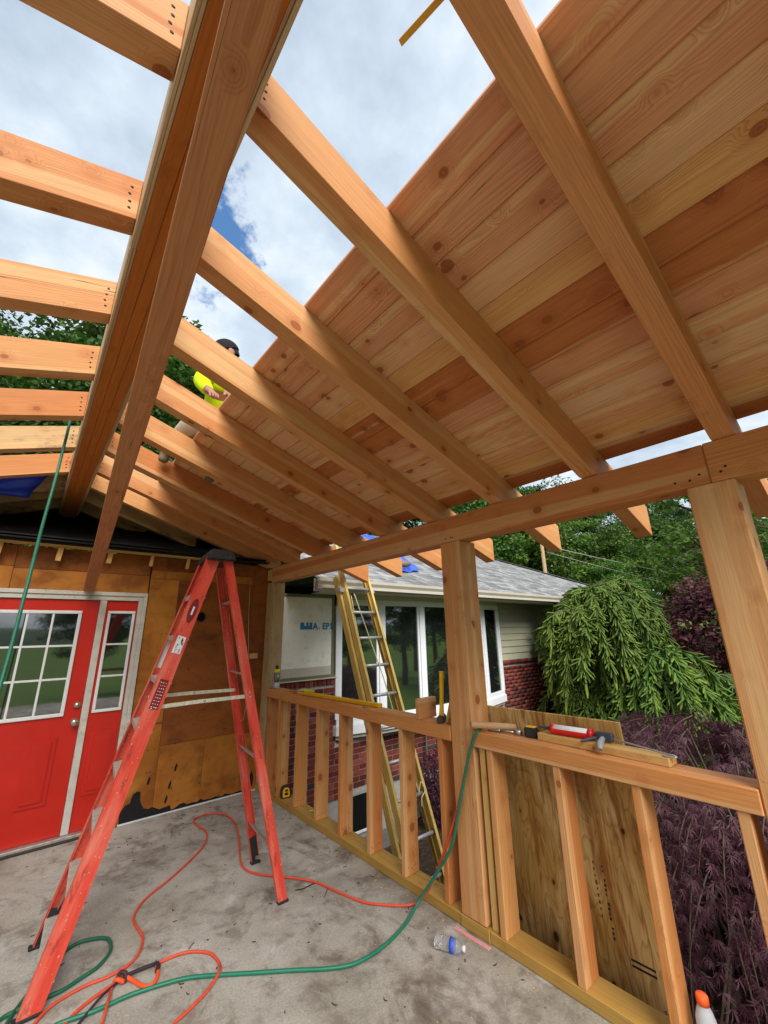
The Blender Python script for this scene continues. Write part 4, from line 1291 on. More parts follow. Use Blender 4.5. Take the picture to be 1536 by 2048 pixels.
    for k in range(9):
        a = -0.078 + k * 0.018
        for b0 in (-0.018, -0.004, 0.010):
            w = random.uniform(0.004, 0.009)
            st(1.345, [(a, b0), (a + 0.004, b0 + 0.001), (a + 0.005, b0 + w), (a + 0.001, b0 + w * 0.9)], M_paper, 'label_print', 0.002)
    # data plate seen inside the far rail
    c = lerp(F1, FT1, 1.56) - zv * 0.0
    for z in (1.266,):
        for o in (0.0, 0.022):
            lathe('rivet', [(0, 0.008), (0.003, 0.007), (0.004, 0.0005)], M_steel, axisM(lerp(F0, FT, z) + Vector((-0.012 + o * 1.2, -0.001, 0)), (0, -1, 0)), t, 8)
            lathe('rivet', [(0, 0.008), (0.003, 0.007), (0.004, 0.0005)], M_steel, axisM(lerp(R0, RT, z + o * 1.4) + Vector((0.0, -0.001, 0)), (0, -1, 0)), t, 8)
    dd = (FT1 - F1).normalized(); yq = Vector((1, 0, 0)); yq = (yq - dd * yq.dot(dd)).normalized()
    Mx = Matrix.Identity(4); zq = dd.cross(yq)
    c = lerp(F1, FT1, 1.57) - v * 0.006
    for i in range(3): Mx[i][0] = dd[i]; Mx[i][1] = -yq[i]; Mx[i][2] = -zq[i]
    poly('data_label', rect(0.10, 0.030), 0.0009, M_paper, t, Matrix.Translation(c) @ Mx)


step_ladder()


# ------------------------------------------------------------------ yellow extension ladder outside the half wall
def extension_ladder():
    t = thing('extension_ladder', 'yellow fibreglass extension ladder leaning on the house gutter', 'ladder', (2.96, 2.8, GZ))
    m = 1 / 2.45
    n_ = Vector((0, -1, m)).normalized()                    # towards the climber
    P = lambda x, z, off=0.0: Vector((x, 4.085 + (z - 2.17) * m, z)) + n_ * off
    u = (0, 1, -m)
    C = lambda s: channel(0.038, 0.030, 0.004, s)
    # base section behind, fly section in front
    profile('base_rail', C(1), P(3.205, GZ + 0.02), P(3.205, 2.34), u, M_yelrail, t)
    profile('base_rail', C(-1), P(2.735, GZ + 0.02), P(2.735, 2.34), u, M_yelrail, t)
    profile('fly_rail', C(1), P(3.170, -0.30, 0.0815), P(3.170, 2.72, 0.0815), u, M_yelrail, t)
    profile('fly_rail', C(-1), P(2.770, -0.30, 0.0815), P(2.770, 2.72, 0.0815), u, M_yelrail, t)

    def rung(z, xa, xb, off):
        tube('rung', [P(xa, z, off), P(xb, z, off)], 0.0165, M_rung, t, 1, 10)
        for x in (xa, xb): tube('rung_collar', [P(x, z, off) - Vector((0.005, 0, 0)), P(x, z, off) + Vector((0.005, 0, 0))], 0.021, M_dksteel, t, 1, 10)
    for k in range(-1, 9):
        z = 2.17 - 0.283 * k
        rung(z, 2.776, 3.166, 0.0815)
    for k in range(9, 12):
        rung(2.17 - 0.283 * k, 2.741, 3.2, 0.0)
    for x, s in ((2.75, 1), (3.19, -1)):
        c = P(x, 2.16, 0.05)
        board('guide_bracket', c - Vector((0, 0, 0.025)), c + Vector((0, 0, 0.025)), 0.07, 0.085, n_, M_rung, t, 0.003)
    for x in (2.735, 3.205):
        box('ladder_shoe', x - 0.03, x + 0.03, 2.74, 2.86, GZ - 0.005, GZ + 0.03, M_rubber, t, 'y', 0.004)
    tube('pulley', [P(2.89, 2.10, 0.06), P(2.91, 2.10, 0.06)], 0.026, M_dksteel, t, 1, 14)
    tube('haul_rope', [P(2.90, 2.10, 0.09), P(2.955, 1.6, 0.10), P(3.0, 1.2, 0.11), P(3.03, 0.85, 0.10), P(3.05, 0.5, 0.11), P(3.06, 0.2, 0.13)], 0.0055, M_rope, t, 6, 6)
    tube('haul_rope', [P(2.88, 2.10, 0.05), P(2.85, 1.4, 0.03), P(2.86, 0.9, 0.0)], 0.0055, M_rope, t, 6, 6)
    tube('haul_rope', [P(3.06, 0.20, 0.13), P(3.10, 0.27, 0.15), P(3.11, 0.20, 0.16), P(3.06, 0.16, 0.15), P(3.05, 0.1, 0.13)], 0.006, M_rope, t, 6, 6)


extension_ladder()

# ------------------------------------------------------------------ cords and hoses
h = 0.0085
oc = [(0.30, 2.86), (0.33, 2.92), (0.40, 2.99), (0.52, 3.02), (0.63, 3.01), (0.72, 3.03), (0.78, 3.09), (0.82, 3.2), (0.82, 3.27), (0.81, 3.39), (0.83, 3.49), (0.92, 3.62), (1.09, 3.75), (1.32, 3.96), (1.46, 4.13), (1.53, 4.33), (1.51, 4.54), (1.53, 4.68), (1.66, 4.72), (1.78, 4.61), (1.79, 4.34), (1.69, 3.97), (1.585, 3.68), (1.555, 3.5), (1.62, 3.35), (1.76, 3.17), (1.86, 3.01), (1.92, 2.79), (1.98, 2.6), (2.08, 2.47), (2.17, 2.385)]
P = [(x, y, h) for x, y in oc] + [(2.235, 2.35, 0.02), (2.262, 2.28, 0.10), (2.268, 2.16, 0.30), (2.268, 2.06, 0.49), (2.272, 1.97, 0.70), (2.274, 1.90, 0.90), (2.29, 1.845, 1.05), (2.34, 1.838, 1.09)]
tag(tube('extension_lead', P, 0.0075, M_cord, None, 6, 8), 'faded orange extension cord winding past the step ladder and up the middle post', 'cord')
gp_ = [(0.34, 2.80), (0.4, 2.84), (0.54, 2.81), (0.68, 2.80), (0.8, 2.77), (0.93, 2.72), (1.06, 2.63), (1.19, 2.53), (1.35, 2.41), (1.53, 2.27), (1.66, 2.215), (1.84, 2.215), (2.04, 2.265)]
P = [(x, y, 0.0115) for x, y in gp_] + [(2.17, 2.31, 0.03), (2.225, 2.28, 0.10), (2.245, 2.19, 0.22), (2.258, 2.06, 0.40), (2.262, 1.99, 0.60), (2.262, 1.93, 0.78), (2.262, 1.87, 0.95), (2.27, 1.815, 1.07), (2.31, 1.80, 1.099), (2.36, 1.83, 1.097)]
tag(tube('air_hose', P, 0.0092, M_green, None, 6, 10), 'green air hose crossing the floor and draped up over the half wall cap', 'hose')
P = [(0.12, 2.98, 0.0115), (0.21, 3.05, 0.0115), (0.26, 3.06, 0.0115), (0.37, 3.06, 0.0115), (0.44, 3.06, 0.0115), (0.52, 3.09, 0.0115), (0.59, 3.12, 0.0115), (0.65, 3.19, 0.0115), (0.67, 3.26, 0.0115), (0.66, 3.34, 0.0115), (0.6, 3.39, 0.0115), (0.53, 3.41, 0.0115), (0.46, 3.38, 0.0115), (0.40, 3.31, 0.0115), (0.33, 3.19, 0.0115), (0.24, 3.02, 0.0115), (0.20, 2.88, 0.0115)]
tag(tube('air_hose', P, 0.0090, M_shadegreen, None, 6, 10), 'shade-toned green hose loop lying on the floor between the feet of the step ladder', 'hose')
P = [(-0.01, 3.62, 3.47), (-0.02, 3.58, 3.40), (-0.016, 3.55, 3.24), (-0.020, 3.50, 2.95), (-0.026, 3.44, 2.70), (-0.036, 3.33, 2.40), (-0.041, 3.15, 2.05), (-0.048, 2.98, 1.66), (-0.058, 2.86, 1.38), (-0.07, 2.75, 1.0), (-0.08, 2.70, 0.5), (-0.07, 2.72, 0.1), (0.0, 2.80, 0.0125), (0.2, 2.86, 0.0125)]
tag(tube('air_hose', P, 0.0095, M_green, None, 6, 10), 'green air hose hanging from the open rafters in front of the red door', 'hose')
P = [(0.10, 3.70, 3.545), (0.35, 3.85, 3.53), (0.62, 3.88, 3.47), (0.85, 3.80, 3.30)]
tag(tube('air_hose', [(0.02, 3.66, 3.48), (0.22, 3.76, 3.55), (0.45, 3.86, 3.46), (0.75, 3.95, 3.28), (0.95, 4.02, 3.225)], 0.0105, M_green, None, 6, 10), 'green air hose lying over the rafters behind the crouching worker', 'hose')
# knotted cord bundle
kt = thing('knotted_cord', 'orange and plum cord ends tied in a knot with looped tails on the concrete', 'cord', (0.67, 2.94, 0))
tube('cord_loop', [(0.78, 2.44, h), (0.81, 2.49, h), (0.88, 2.52, h), (0.98, 2.57, h), (1.06, 2.63, 0.022), (1.09, 2.71, h), (1.08, 2.81, h), (1.03, 2.88, h), (0.97, 2.92, h), (0.9, 2.935, h), (0.83, 2.935, h)], 0.0075, M_cord, kt, 6, 8)
tube('plum_cord', [(0.845, 2.937, 0.009), (0.79, 2.94, 0.014), (0.73, 2.938, 0.018), (0.68, 2.935, 0.02)], 0.0085, M_nylon, kt, 5, 8)
tube('bight', [(0.69, 2.93, 0.02), (0.72, 2.885, 0.011), (0.745, 2.825, 0.010), (0.78, 2.795, 0.010), (0.81, 2.82, 0.012), (0.828, 2.87, 0.012), (0.83, 2.91, 0.014)], 0.009, M_cordvivid, kt, 5, 8)
tube('plum_cord', [(0.822, 2.87, 0.015), (0.835, 2.90, 0.017), (0.828, 2.93, 0.016)], 0.0115, M_nylon, kt, 5, 8)
kk = [(0.668 + 0.026 * math.cos(a), 2.935 + 0.022 * math.sin(a), 0.020 + 0.010 * math.sin(2 * a)) for a in np.linspace(0, 2 * math.pi, 12)]
tube('knot', kk, 0.0095, M_cordvivid, kt, 4, 8)
tube('knot', [(0.645, 2.92, 0.024), (0.668, 2.945, 0.040), (0.695, 2.93, 0.024), (0.68, 2.91, 0.010)], 0.0095, M_nylon, kt, 4, 8)
tube('cord_tail', [(0.65, 2.93, 0.014), (0.55, 2.905, h), (0.48, 2.865, h), (0.43, 2.82, h), (0.38, 2.76, h)], 0.0078, M_cord, kt, 5, 8)
tube('plum_tail', [(0.65, 2.925, 0.014), (0.57, 2.855, 0.025), (0.48, 2.78, 0.0075), (0.43, 2.73, 0.0075)], 0.006, M_nylon, kt, 5, 8)
tube('cord_tail', [(0.63, 2.915, 0.012), (0.595, 2.80, 0.026), (0.56, 2.70, h), (0.54, 2.64, h)], 0.0068, M_cord, kt, 5, 8)

# ------------------------------------------------------------------ things on the half wall caps
CZ = 1.0805
lv = thing('spirit_level', 'long yellow spirit level lying on the half wall cap', 'level', (2.37, 3.5, CZ))
board('body', (2.338, 4.08, CZ + 0.016), (2.405, 2.93, CZ + 0.016), 0.048, 0.030, (0, 0, 1), M_yellow, lv, 0.004)
for (p, q) in (((2.3373, 4.092, CZ + .016), (2.338, 4.081, CZ + .016)), ((2.405, 2.929, CZ + .016), (2.4057, 2.917, CZ + .016))):
    board('end_cap', p, q, 0.050, 0.031, (0, 0, 1), M_dewyel, lv, 0.002)
board('vial', (2.370, 3.53, CZ + 0.030), (2.3745, 3.46, CZ + 0.030), 0.016, 0.006, (0, 0, 1), M_lime, lv, 0.001)
for k in range(5):
    board('ink_mark', (2.3675 + k * 0.0011, 3.30 - 0.020 * k, CZ + 0.0314), (2.381 + k * 0.0011, 3.293 - 0.020 * k, CZ + 0.0314), 0.004, 0.0006, (0, 0, 1), M_ink, lv, 0)
sc = thing('screwdriver', 'small screwdriver with an orange handle lying behind the yellow level', 'screwdriver', (2.34, 4.33, CZ))
tube('handle', [(2.334, 4.30, CZ + 0.013), (2.330, 4.26, CZ + 0.014), (2.327, 4.205, CZ + 0.013)], [0.009, 0.013, 0.010], M_cordvivid, sc, 4, 8)
tube('shank', [(2.334, 4.30, CZ + 0.012), (2.345, 4.44, CZ + 0.004)], 0.0035, M_dksteel, sc, 1, 6)
sp = [(2.315, 4.24, .006)]
for k in range(26):
    a = k * 1.9
    sp.append((2.35 + 0.045 * math.cos(a) * random.uniform(.6, 1.1), 4.06 + 0.10 * math.sin(a * 0.83) * random.uniform(.6, 1.1), random.uniform(0.034, 0.05) if k > 2 else 0.02))
tag(tube('mason_line', [(x, y, CZ + z) for x, y, z in sp], 0.0028, M_neonstring, None, 4, 5), 'tangle of pale yellow string over the end of the level', 'string')
can = thing('spray_can', 'grey spray can with lime band and black nozzle beside the corner post', 'spray can', (2.362, 4.79, CZ))
Mc = Matrix.Translation((2.362, 4.79, CZ))
lathe('body', [(0, 0.030), (0.006, 0.033), (0.07, 0.033), (0.0702, 0.001)], M_canbot, Mc, can)
lathe('label', [(0.0705, 0.0328), (0.175, 0.0328), (0.1752, 0.001)], M_spray, Mc, can)
lathe('band', [(0.1755, 0.033), (0.205, 0.033), (0.213, 0.024), (0.2132, 0.001)], M_lime, Mc, can)
lathe('nozzle', [(0.2135, 0.018), (0.245, 0.018), (0.255, 0.012), (0.26, 0.001)], M_black, Mc, can)
box('label_print', 2.352, 2.372, 4.7555, 4.757, CZ + 0.125, CZ + 0.150, M_lime, can, 'x', 0)
nb = thing('fastener_clip', 'small steel fastener clip lying on the cap by the level', 'clip', (2.31, 2.99, CZ))
board('plate', (2.305, 3.035, CZ + 0.0015), (2.312, 2.965, CZ + 0.0015), 0.016, 0.002, (0, 0, 1), M_steel, nb, 0)
tube('pin', [(2.303, 3.02, CZ + .007), (2.318, 2.98, CZ + .007)], 0.004, M_steel, nb, 1, 6)
tag(box('lumber_offcut', 2.288, 2.472, 2.330, 2.368, CZ, CZ + 0.138, M_fir, None, 'x', 0.003), 'short pinkish fir offcut standing on edge on the half wall cap', 'offcut')
tag(board('lumber_offcut', (2.385, 2.112, CZ + 0.003), (2.405, 2.066, CZ + 0.195), 0.10, 0.022, (0, 1, 0.2), M_pine, None, 0.002), 'thin pale offcut leaning upright against the middle post', 'offcut')
mg = thing('sledge_hammer', 'hammer with yellow handle and dark steel head standing upright on the cap', 'hammer', (2.345, 2.15, CZ))
bm = bmesh.new()
bmesh.ops.create_cube(bm, size=1.0)
for v_ in bm.verts:
    s_ = 0.75 if v_.co.z > 0 else 1.0
    v_.co = Vector((v_.co.x * 0.125, v_.co.y * 0.052 * s_, v_.co.z * 0.046))
bmesh.ops.bevel(bm, geom=bm.edges[:], offset=0.007, segments=2, affect='EDGES')
link(bpy.data.objects.new('head', bm_mesh('head', bm)), M_dksteel, Matrix.Translation((2.345, 2.165, CZ + 0.0235)) @ Matrix.Rotation(0.5, 4, 'Z'), mg)
tube('handle', [(2.345, 2.165, CZ + 0.03), (2.345, 2.158, CZ + 0.12), (2.346, 2.150, CZ + 0.25), (2.347, 2.146, CZ + 0.335)], [0.021, 0.016, 0.015, 0.017, 0.018], M_yellow, mg, 5, 12)
hm = thing('wooden_mallet_handle', 'stout bare wood tool handle lying across the cap beside the middle post', 'tool handle', (2.34, 1.74, CZ))
tube('grip', [(2.222, 1.810, 1.132), (2.30, 1.760, 1.123), (2.39, 1.705, 1.112), (2.47, 1.653, 1.104)], [0.0185, 0.0185, 0.020, 0.0205, 0.018], M_ash, hm, 5, 14)
rw = thing('ratchet_wrench', 'chrome ratchet wrench lying on the cap beside the wooden handle', 'wrench', (2.38, 1.68, CZ))
tube('handle', [(2.352, 1.775, CZ + 0.012), (2.362, 1.735, CZ + 0.012), (2.37, 1.70, CZ + 0.011)], 0.0105, M_steel, rw, 4, 10)
tube('shank', [(2.37, 1.70, CZ + 0.011), (2.39, 1.61, CZ + 0.013)], 0.006, M_steel, rw, 1, 8)
lathe('head', [(0, 0.020), (0.004, 0.023), (0.026, 0.023), (0.030, 0.018), (0.0302, 0.001)], M_steel, Matrix.Translation((2.396, 1.585, CZ)), rw)
tm = thing('tape_measure', 'black tape measure with yellow top resting on the cap by the pine block', 'tape measure', (2.405, 1.50, CZ))
bmx = Matrix.Translation((2.402, 1.502, CZ)) @ Matrix.Rotation(math.radians(8), 4, 'Z')
o_ = poly('case', [(-0.026, -0.036), (0.026, -0.036), (0.026, 0.03), (0.02, 0.036), (-0.02, 0.036), (-0.026, 0.03)], 0.055, M_black, tm, bmx @ Matrix.Translation((0, 0, 0.0555)), 0.006)
poly('cover', [(-0.02, -0.03), (0.02, -0.03), (0.02, 0.026), (-0.02, 0.026)], 0.006, M_dewyel, tm, bmx @ Matrix.Translation((0, 0, 0.0605)), 0.002)
tag(board('pine_block', (2.418, 1.445, CZ + 0.0195), (2.386, 0.772, CZ + 0.0195), 0.089, 0.038, (0, 0, 1), M_pine, None, 0.003), 'pale length of pine lumber lying on the cap under the caulking gun', 'lumber')
BZ = CZ + 0.039
cg = thing('caulking_gun', 'red caulking gun with white tube, dark grip and bent steel rod', 'caulking gun', (2.41, 1.1, BZ))
d_ = Vector((2.425 - 2.405, 1.13 - 1.365, 0)).normalized()
c0 = Vector((2.405, 1.365, BZ + 0.0275))
Mg = axisM(c0, d_)
lathe('tube', [(0, 0.022), (0.002, 0.0245), (0.215, 0.0245), (0.217, 0.02), (0.2172, 0.001)], M_paper, Mg, cg)
lathe('nozzle', [(-0.085, 0.003), (-0.08, 0.0045), (-0.02, 0.010), (-0.001, 0.013), (-0.0008, 0.001)], M_navy, Mg, cg)
# half-round cradle
bm = bmesh.new()
ra = []
for (z, r) in ((-0.006, 0.0262), (0.225, 0.0262)):
    ra.append([bm.verts.new((r * math.cos(a), r * math.sin(a), z)) for a in np.linspace(-0.25, math.pi + 0.25, 14)] + [bm.verts.new((r * 0.94 * math.cos(a), r * 0.94 * math.sin(a), z)) for a in np.linspace(math.pi + 0.25, -0.25, 14)])
n_ = len(ra[0])
for i in range(n_): bm.faces.new((ra[0][i], ra[0][(i + 1) % n_], ra[1][(i + 1) % n_], ra[1][i]))
loc = Mg.to_3x3().inverted() @ Vector((0, 0, -1))
rot = math.atan2(loc.y, loc.x) - math.pi / 2
link(bpy.data.objects.new('cradle', bm_mesh('cradle', bm)), M_redplas, Mg @ Matrix.Rotation(rot, 4, 'Z'), cg)
for z in (-0.006, 0.20):
    lathe('end_ring', [(z, 0.0258), (z, 0.0272), (z + 0.022, 0.0272), (z + 0.022, 0.0258)], M_redplas, Mg, cg)
box('mechanism', 2.408, 2.442, 1.04, 1.128, BZ + 0.008, BZ + 0.048, M_navy, cg, 'y', 0.006)
tube('grip', [(2.418, 1.09, BZ + 0.022), (2.375, 1.085, BZ + 0.012), (2.335, 1.075, BZ + 0.006), (2.315, 1.068, BZ - 0.012)], [0.012, 0.015, 0.016, 0.013], M_grey, cg, 5, 10)
tube('trigger', [(2.42, 1.12, BZ + 0.02), (2.37, 1.15, BZ + 0.012), (2.325, 1.165, BZ + 0.008)], [0.007, 0.008, 0.005], M_navy, cg, 5, 8)
tube('push_rod', [(2.425, 1.05, BZ + 0.024), (2.40, 0.90, BZ + 0.014), (2.375, 0.765, BZ + 0.006), (2.36, 0.752, BZ + 0.005), (2.352, 0.80, BZ + 0.005)], 0.0042, M_steel, cg, 6, 8)
# plywood sheet outside the half wall
ply = board('plywood_sheet', (2.66, 1.45, GZ + 0.04), (2.492, 1.475, 1.208), 0.90, 0.018, (-1, 0, -0.08), M_plysheet, None, 0.0015)
tag(ply, 'knotty plywood sheet leaning upright against the outside of the half wall', 'plywood')
Mp = WM[ply]
def pmark(x, y, a, b):
    poly('printed_mark', [(-a, -b), (a, -b), (a, b), (-a, b)], 0.0006, M_ink, ply, Mp @ Matrix.Translation((x, y, 0.0099)))
pmark(-0.035, -0.33, 0.005, 0.055); pmark(-0.060, -0.33, 0.005, 0.055)
for k in range(16):
    if k % 5 != 3: pmark(0.02 + k * 0.021, -0.21 + random.uniform(-.002, .002), random.uniform(0.004, 0.008), random.uniform(0.003, 0.006))
for k in range(9): pmark(0.10 + k * 0.03, -0.165, random.uniform(0.004, 0.01), 0.003)
# on the sole plate
tp = thing('tape_measure', 'yellow and black tape measure standing on the sole plate by the corner', 'tape measure', (2.36, 4.42, 0.06))
Mt = Matrix.Translation((2.345, 4.40, 0.061)) @ Matrix.Rotation(math.radians(-14), 4, 'Z') @ Matrix.Rotation(math.radians(90), 4, 'X')
o_ = poly('case', [(-0.05, 0.0), (0.05, 0.0), (0.055, 0.03), (0.045, 0.09), (0.02, 0.112), (-0.03, 0.112), (-0.052, 0.08), (-0.056, 0.02)], 0.055, M_black, tp, Mt, 0.006)
poly('face_plate', [(-0.034, 0.012), (0.036, 0.012), (0.038, 0.04), (0.03, 0.085), (0.012, 0.098), (-0.022, 0.098), (-0.036, 0.07)], 0.004, M_dewyel, tp, Mt @ Matrix.Translation((0, 0, 0.003)), 0.0015)
poly('badge', [(-0.018, 0.03), (0.018, 0.03), (0.016, 0.055), (-0.016, 0.055)], 0.002, M_ink, tp, Mt @ Matrix.Translation((0, 0, 0.0045)))
poly('badge', [(-0.016, 0.062), (0.016, 0.062), (0.012, 0.082), (-0.012, 0.082)], 0.002, M_ink, tp, Mt @ Matrix.Translation((0, 0, 0.0045)))
tag(tube('plumb_string', [(2.35, 3.93, 0.075), (2.37, 3.90, 0.078), (2.40, 3.87, 0.07), (2.43, 3.83, 0.09), (2.434, 3.80, 0.16), (2.436, 3.80, 0.22)], 0.004, M_neonstring, None, 5, 6), 'short end of neon yellow line trailing over the sole plate', 'string')

# ------------------------------------------------------------------ things on the floor
wb = thing('water_bottle', 'crumpled clear plastic water bottle with blue label lying on the floor', 'bottle', (2.08, 1.955, 0))
A_ = Vector((2.045, 2.030, 0.033)); B_ = Vector((2.122, 1.872, 0.030))
Mb = axisM(A_, B_ - A_)
prof = [(0.0, 0.022), (0.004, 0.030)]
for k in range(12):
    z = 0.008 + k * 0.0065
    prof.append((z, 0.0325 if k % 2 == 0 else 0.0295))
prof += [(0.086, 0.0325), (0.116, 0.0325), (0.125, 0.032), (0.140, 0.027), (0.153, 0.017), (0.158, 0.0125), (0.166, 0.0125), (0.1665, 0.001)]
body = lathe('body', prof, M_clear, Mb, wb, 24)
for v_ in body.data.vertices:
    if 0.01 < v_.co.z < 0.08: v_.co.x += 0.004 * math.sin(v_.co.z * 120 + math.atan2(v_.co.y, v_.co.x) * 2); v_.co.y += 0.003 * math.sin(v_.co.z * 90)
lathe('label', [(0.089, 0.0328), (0.089, 0.0332), (0.113, 0.0332), (0.113, 0.0328)], M_bluelab, Mb, wb, 24)
lathe('cap', [(0.158, 0.0148), (0.172, 0.0148), (0.1735, 0.012), (0.1737, 0.001)], M_paper, Mb, wb, 16)
gb = thing('sports_drink_bottle', 'milky sports drink bottle with bright orange cap on the slab edge', 'bottle', (2.375, 0.835, 0))
Mb = Matrix.Translation((2.375, 0.83, 0.001))
lathe('body', [(0, 0.030), (0.004, 0.036), (0.05, 0.037), (0.09, 0.033), (0.13, 0.037), (0.165, 0.036), (0.195, 0.027), (0.208, 0.020), (0.212, 0.0205), (0.2122, 0.001)], M_milky, Mb, gb, 24)
lathe('cap', [(0.2125, 0.0225), (0.238, 0.0225), (0.2395, 0.0215), (0.241, 0.0215), (0.245, 0.018), (0.2452, 0.001)], M_orcap, Mb, gb, 20)
tag(board('foam_strip', (2.245, 2.055, 0.004), (2.255, 1.812, 0.004), 0.026, 0.006, (0, 0, 1), M_pink, None, 0.001), 'thin pink foam strip on the floor against the middle post base', 'foam strip')
stk = board('measuring_stick', (0.529, 0.509, 3.300), (0.692, -0.45, 3.246), 0.016, 0.012, (0.316, 0, 0.949), M_yellow, None, 0.001)
tag(stk, 'thin yellow stick lying over the open rafters overhead', 'stick')


def debris():
    V = []; F = []
    rr = random.Random(3)
    def bit(x, y, l, w, a, hgt=0.004):
        i = len(V)
        ca, sa = math.cos(a), math.sin(a)
        for k in range(4):
            t = k / 3 - 0.5; bend = 0.25 * l * math.sin(t * 3 + a)
            wx = w * (1 - abs(t) * 1.4) + 0.0008
            cx, cy = x + ca * t * l - sa * bend, y + sa * t * l + ca * bend
            V.extend([(cx - sa * wx, cy + ca * wx, 0.0015), (cx, cy, hgt + 0.0015), (cx + sa * wx, cy - ca * wx, 0.0015)])
        for k in range(3):
            b = i + k * 3
            F.extend([(b, b + 1, b + 4, b + 3), (b + 1, b + 2, b + 5, b + 4)])
    for _ in range(150):
        x = rr.uniform(0.3, 2.2); y = rr.uniform(1.5, 4.9)
        if rr.random() < 0.45: y = 4.9 - abs(rr.gauss(0, 0.3)); 
        if rr.random() < 0.35: x = 2.25 - abs(rr.gauss(0, 0.12))
        bit(x, y, rr.uniform(0.006, 0.03), rr.uniform(0.001, 0.004), rr.uniform(0, 6.28))
    bit(1.80, 3.02, 0.16, 0.003, -0.5, 0.007); bit(1.86, 2.86, 0.10, 0.002, 0.2, 0.005)
    for (x, y, l) in ((0.45, 3.9, 0.13), (0.62, 4.4, 0.2), (1.02, 2.96, 0.045), (1.30, 2.75, 0.02), (1.42, 2.10, 0.03)): bit(x, y, l, 0.002, rr.uniform(0, 6))
    o = link(bpy.data.objects.new('floor_debris', np_mesh('floor_debris', V, F)), M_twig)
    tag(o, 'dry leaf bits and twigs scattered over the concrete', 'debris', kind='stuff')


debris()


def chips():
    rr = random.Random(14); V = []; F = []
    for _ in range(260):
        x, y = rr.uniform(0.2, 2.25), rr.uniform(1.3, 4.9)
        if rr.random() < 0.5: x = 2.27 - abs(rr.gauss(0, 0.10))
        a = rr.uniform(0, 6.28); l = rr.uniform(0.002, 0.007); w = l * rr.uniform(0.25, 0.8); i = len(V)
        ca, sa = math.cos(a), math.sin(a)
        for px_, py_ in ((-l, -w), (l, -w), (l, w), (-l, w)): V.append((x + px_ * ca - py_ * sa, y + px_ * sa + py_ * ca, 0.001))
        V.append((x, y, 0.001 + l * 0.5)); F += [(i, i + 1, i + 4), (i + 1, i + 2, i + 4), (i + 2, i + 3, i + 4), (i + 3, i, i + 4)]
    tag(link(bpy.data.objects.new('sawdust_chips', np_mesh('sawdust_chips', V, F)), M_pine), 'pale wood chips and sawdust scattered along the half wall', 'sawdust', kind='stuff')


chips()


# ------------------------------------------------------------------ blue tarps
def tarp(name, corners, label, mat, seed, amp=0.05, n=16):
    r = np.random.default_rng(seed)
    c = [np.array(q, float) for q in corners]
    V = []
    ph = r.uniform(0, 6, 6)
    for i in range(n + 1):
        for j in range(n + 1):
            u, v_ = i / n, j / n
            p = (c[0] * (1 - u) + c[1] * u) * (1 - v_) + (c[3] * (1 - u) + c[2] * u) * v_
            w = amp * (math.sin(9 * u + ph[0] + 3 * v_) + 0.7 * math.sin(13 * v_ + ph[1] + 5 * u) + 0.5 * math.sin(23 * u + ph[2] - 9 * v_)) 
            V.append((p[0], p[1], p[2] + w * 0.5 + amp))
    F = [(i * (n + 1) + j, (i + 1) * (n + 1) + j, (i + 1) * (n + 1) + j + 1, i * (n + 1) + j + 1) for i in range(n) for j in range(n)]
    me = np_mesh(name, V, F)
    o = link(bpy.data.objects.new(name, me), mat)
    m = o.modifiers.new('s', 'SOLIDIFY'); m.thickness = 0.004
    return tag(o, label, 'tarp')


rz_ = lambda y: EZ + PI_ * (y - EY)
tarp('blue_tarp', [(4.35, 4.82, rz_(4.82) + .02), (5.06, 5.0, rz_(5.0) + .02), (6.7, 7.9, rz_(7.9) + .02), (5.9, 8.0, rz_(8.0) + .02)], 'bright blue tarp spread up the grey shingle roof', M_tarp, 3, 0.03, 30)
tarp('blue_tarp', [(-1.6, 4.72, 2.66), (-0.07, 4.73, 3.145), (-0.2, 4.98, 2.98), (-1.6, 5.0, 2.60)], 'crumpled dark blue tarp tucked under the old rafters above the door', M_tarpdk, 5, 0.04)
lump = tube('shingle_debris', [(4.62, 5.02, rz_(5.02) + .12), (4.76, 5.05, rz_(5.05) + .125), (4.92, 5.12, rz_(5.12) + .11)], [0.045, 0.06, 0.035], M_boot, None, 5, 10)
tag(lump, 'brown rag bundle weighing down the blue roof tarp', 'rag')


# ------------------------------------------------------------------ trees and plants
def leaf_quads(C, N, size, rng, flat=0.35, asp=0.55):
    """C: leaf centres (n,3), N: preferred normals; rhombus leaves"""
    n = len(C)
    nr = rng.normal(size=(n, 3)); nr /= np.linalg.norm(nr, axis=1)[:, None]
    nn = N * (1 - flat) + nr * flat * 1.6
    nn /= np.linalg.norm(nn, axis=1)[:, None] + 1e-9
    t = rng.normal(size=(n, 3)); t -= nn * np.sum(t * nn, 1)[:, None]; t /= np.linalg.norm(t, axis=1)[:, None] + 1e-9
    b = np.cross(nn, t)
    s = (size * rng.uniform(0.6, 1.3, n))[:, None]
    V = np.empty((n, 4, 3))
    V[:, 0] = C - t * s; V[:, 1] = C + b * s * asp - nn * s * 0.12; V[:, 2] = C + t * s; V[:, 3] = C - b * s * asp - nn * s * 0.12
    return V.reshape(-1, 3), np.arange(4 * n).reshape(n, 4)


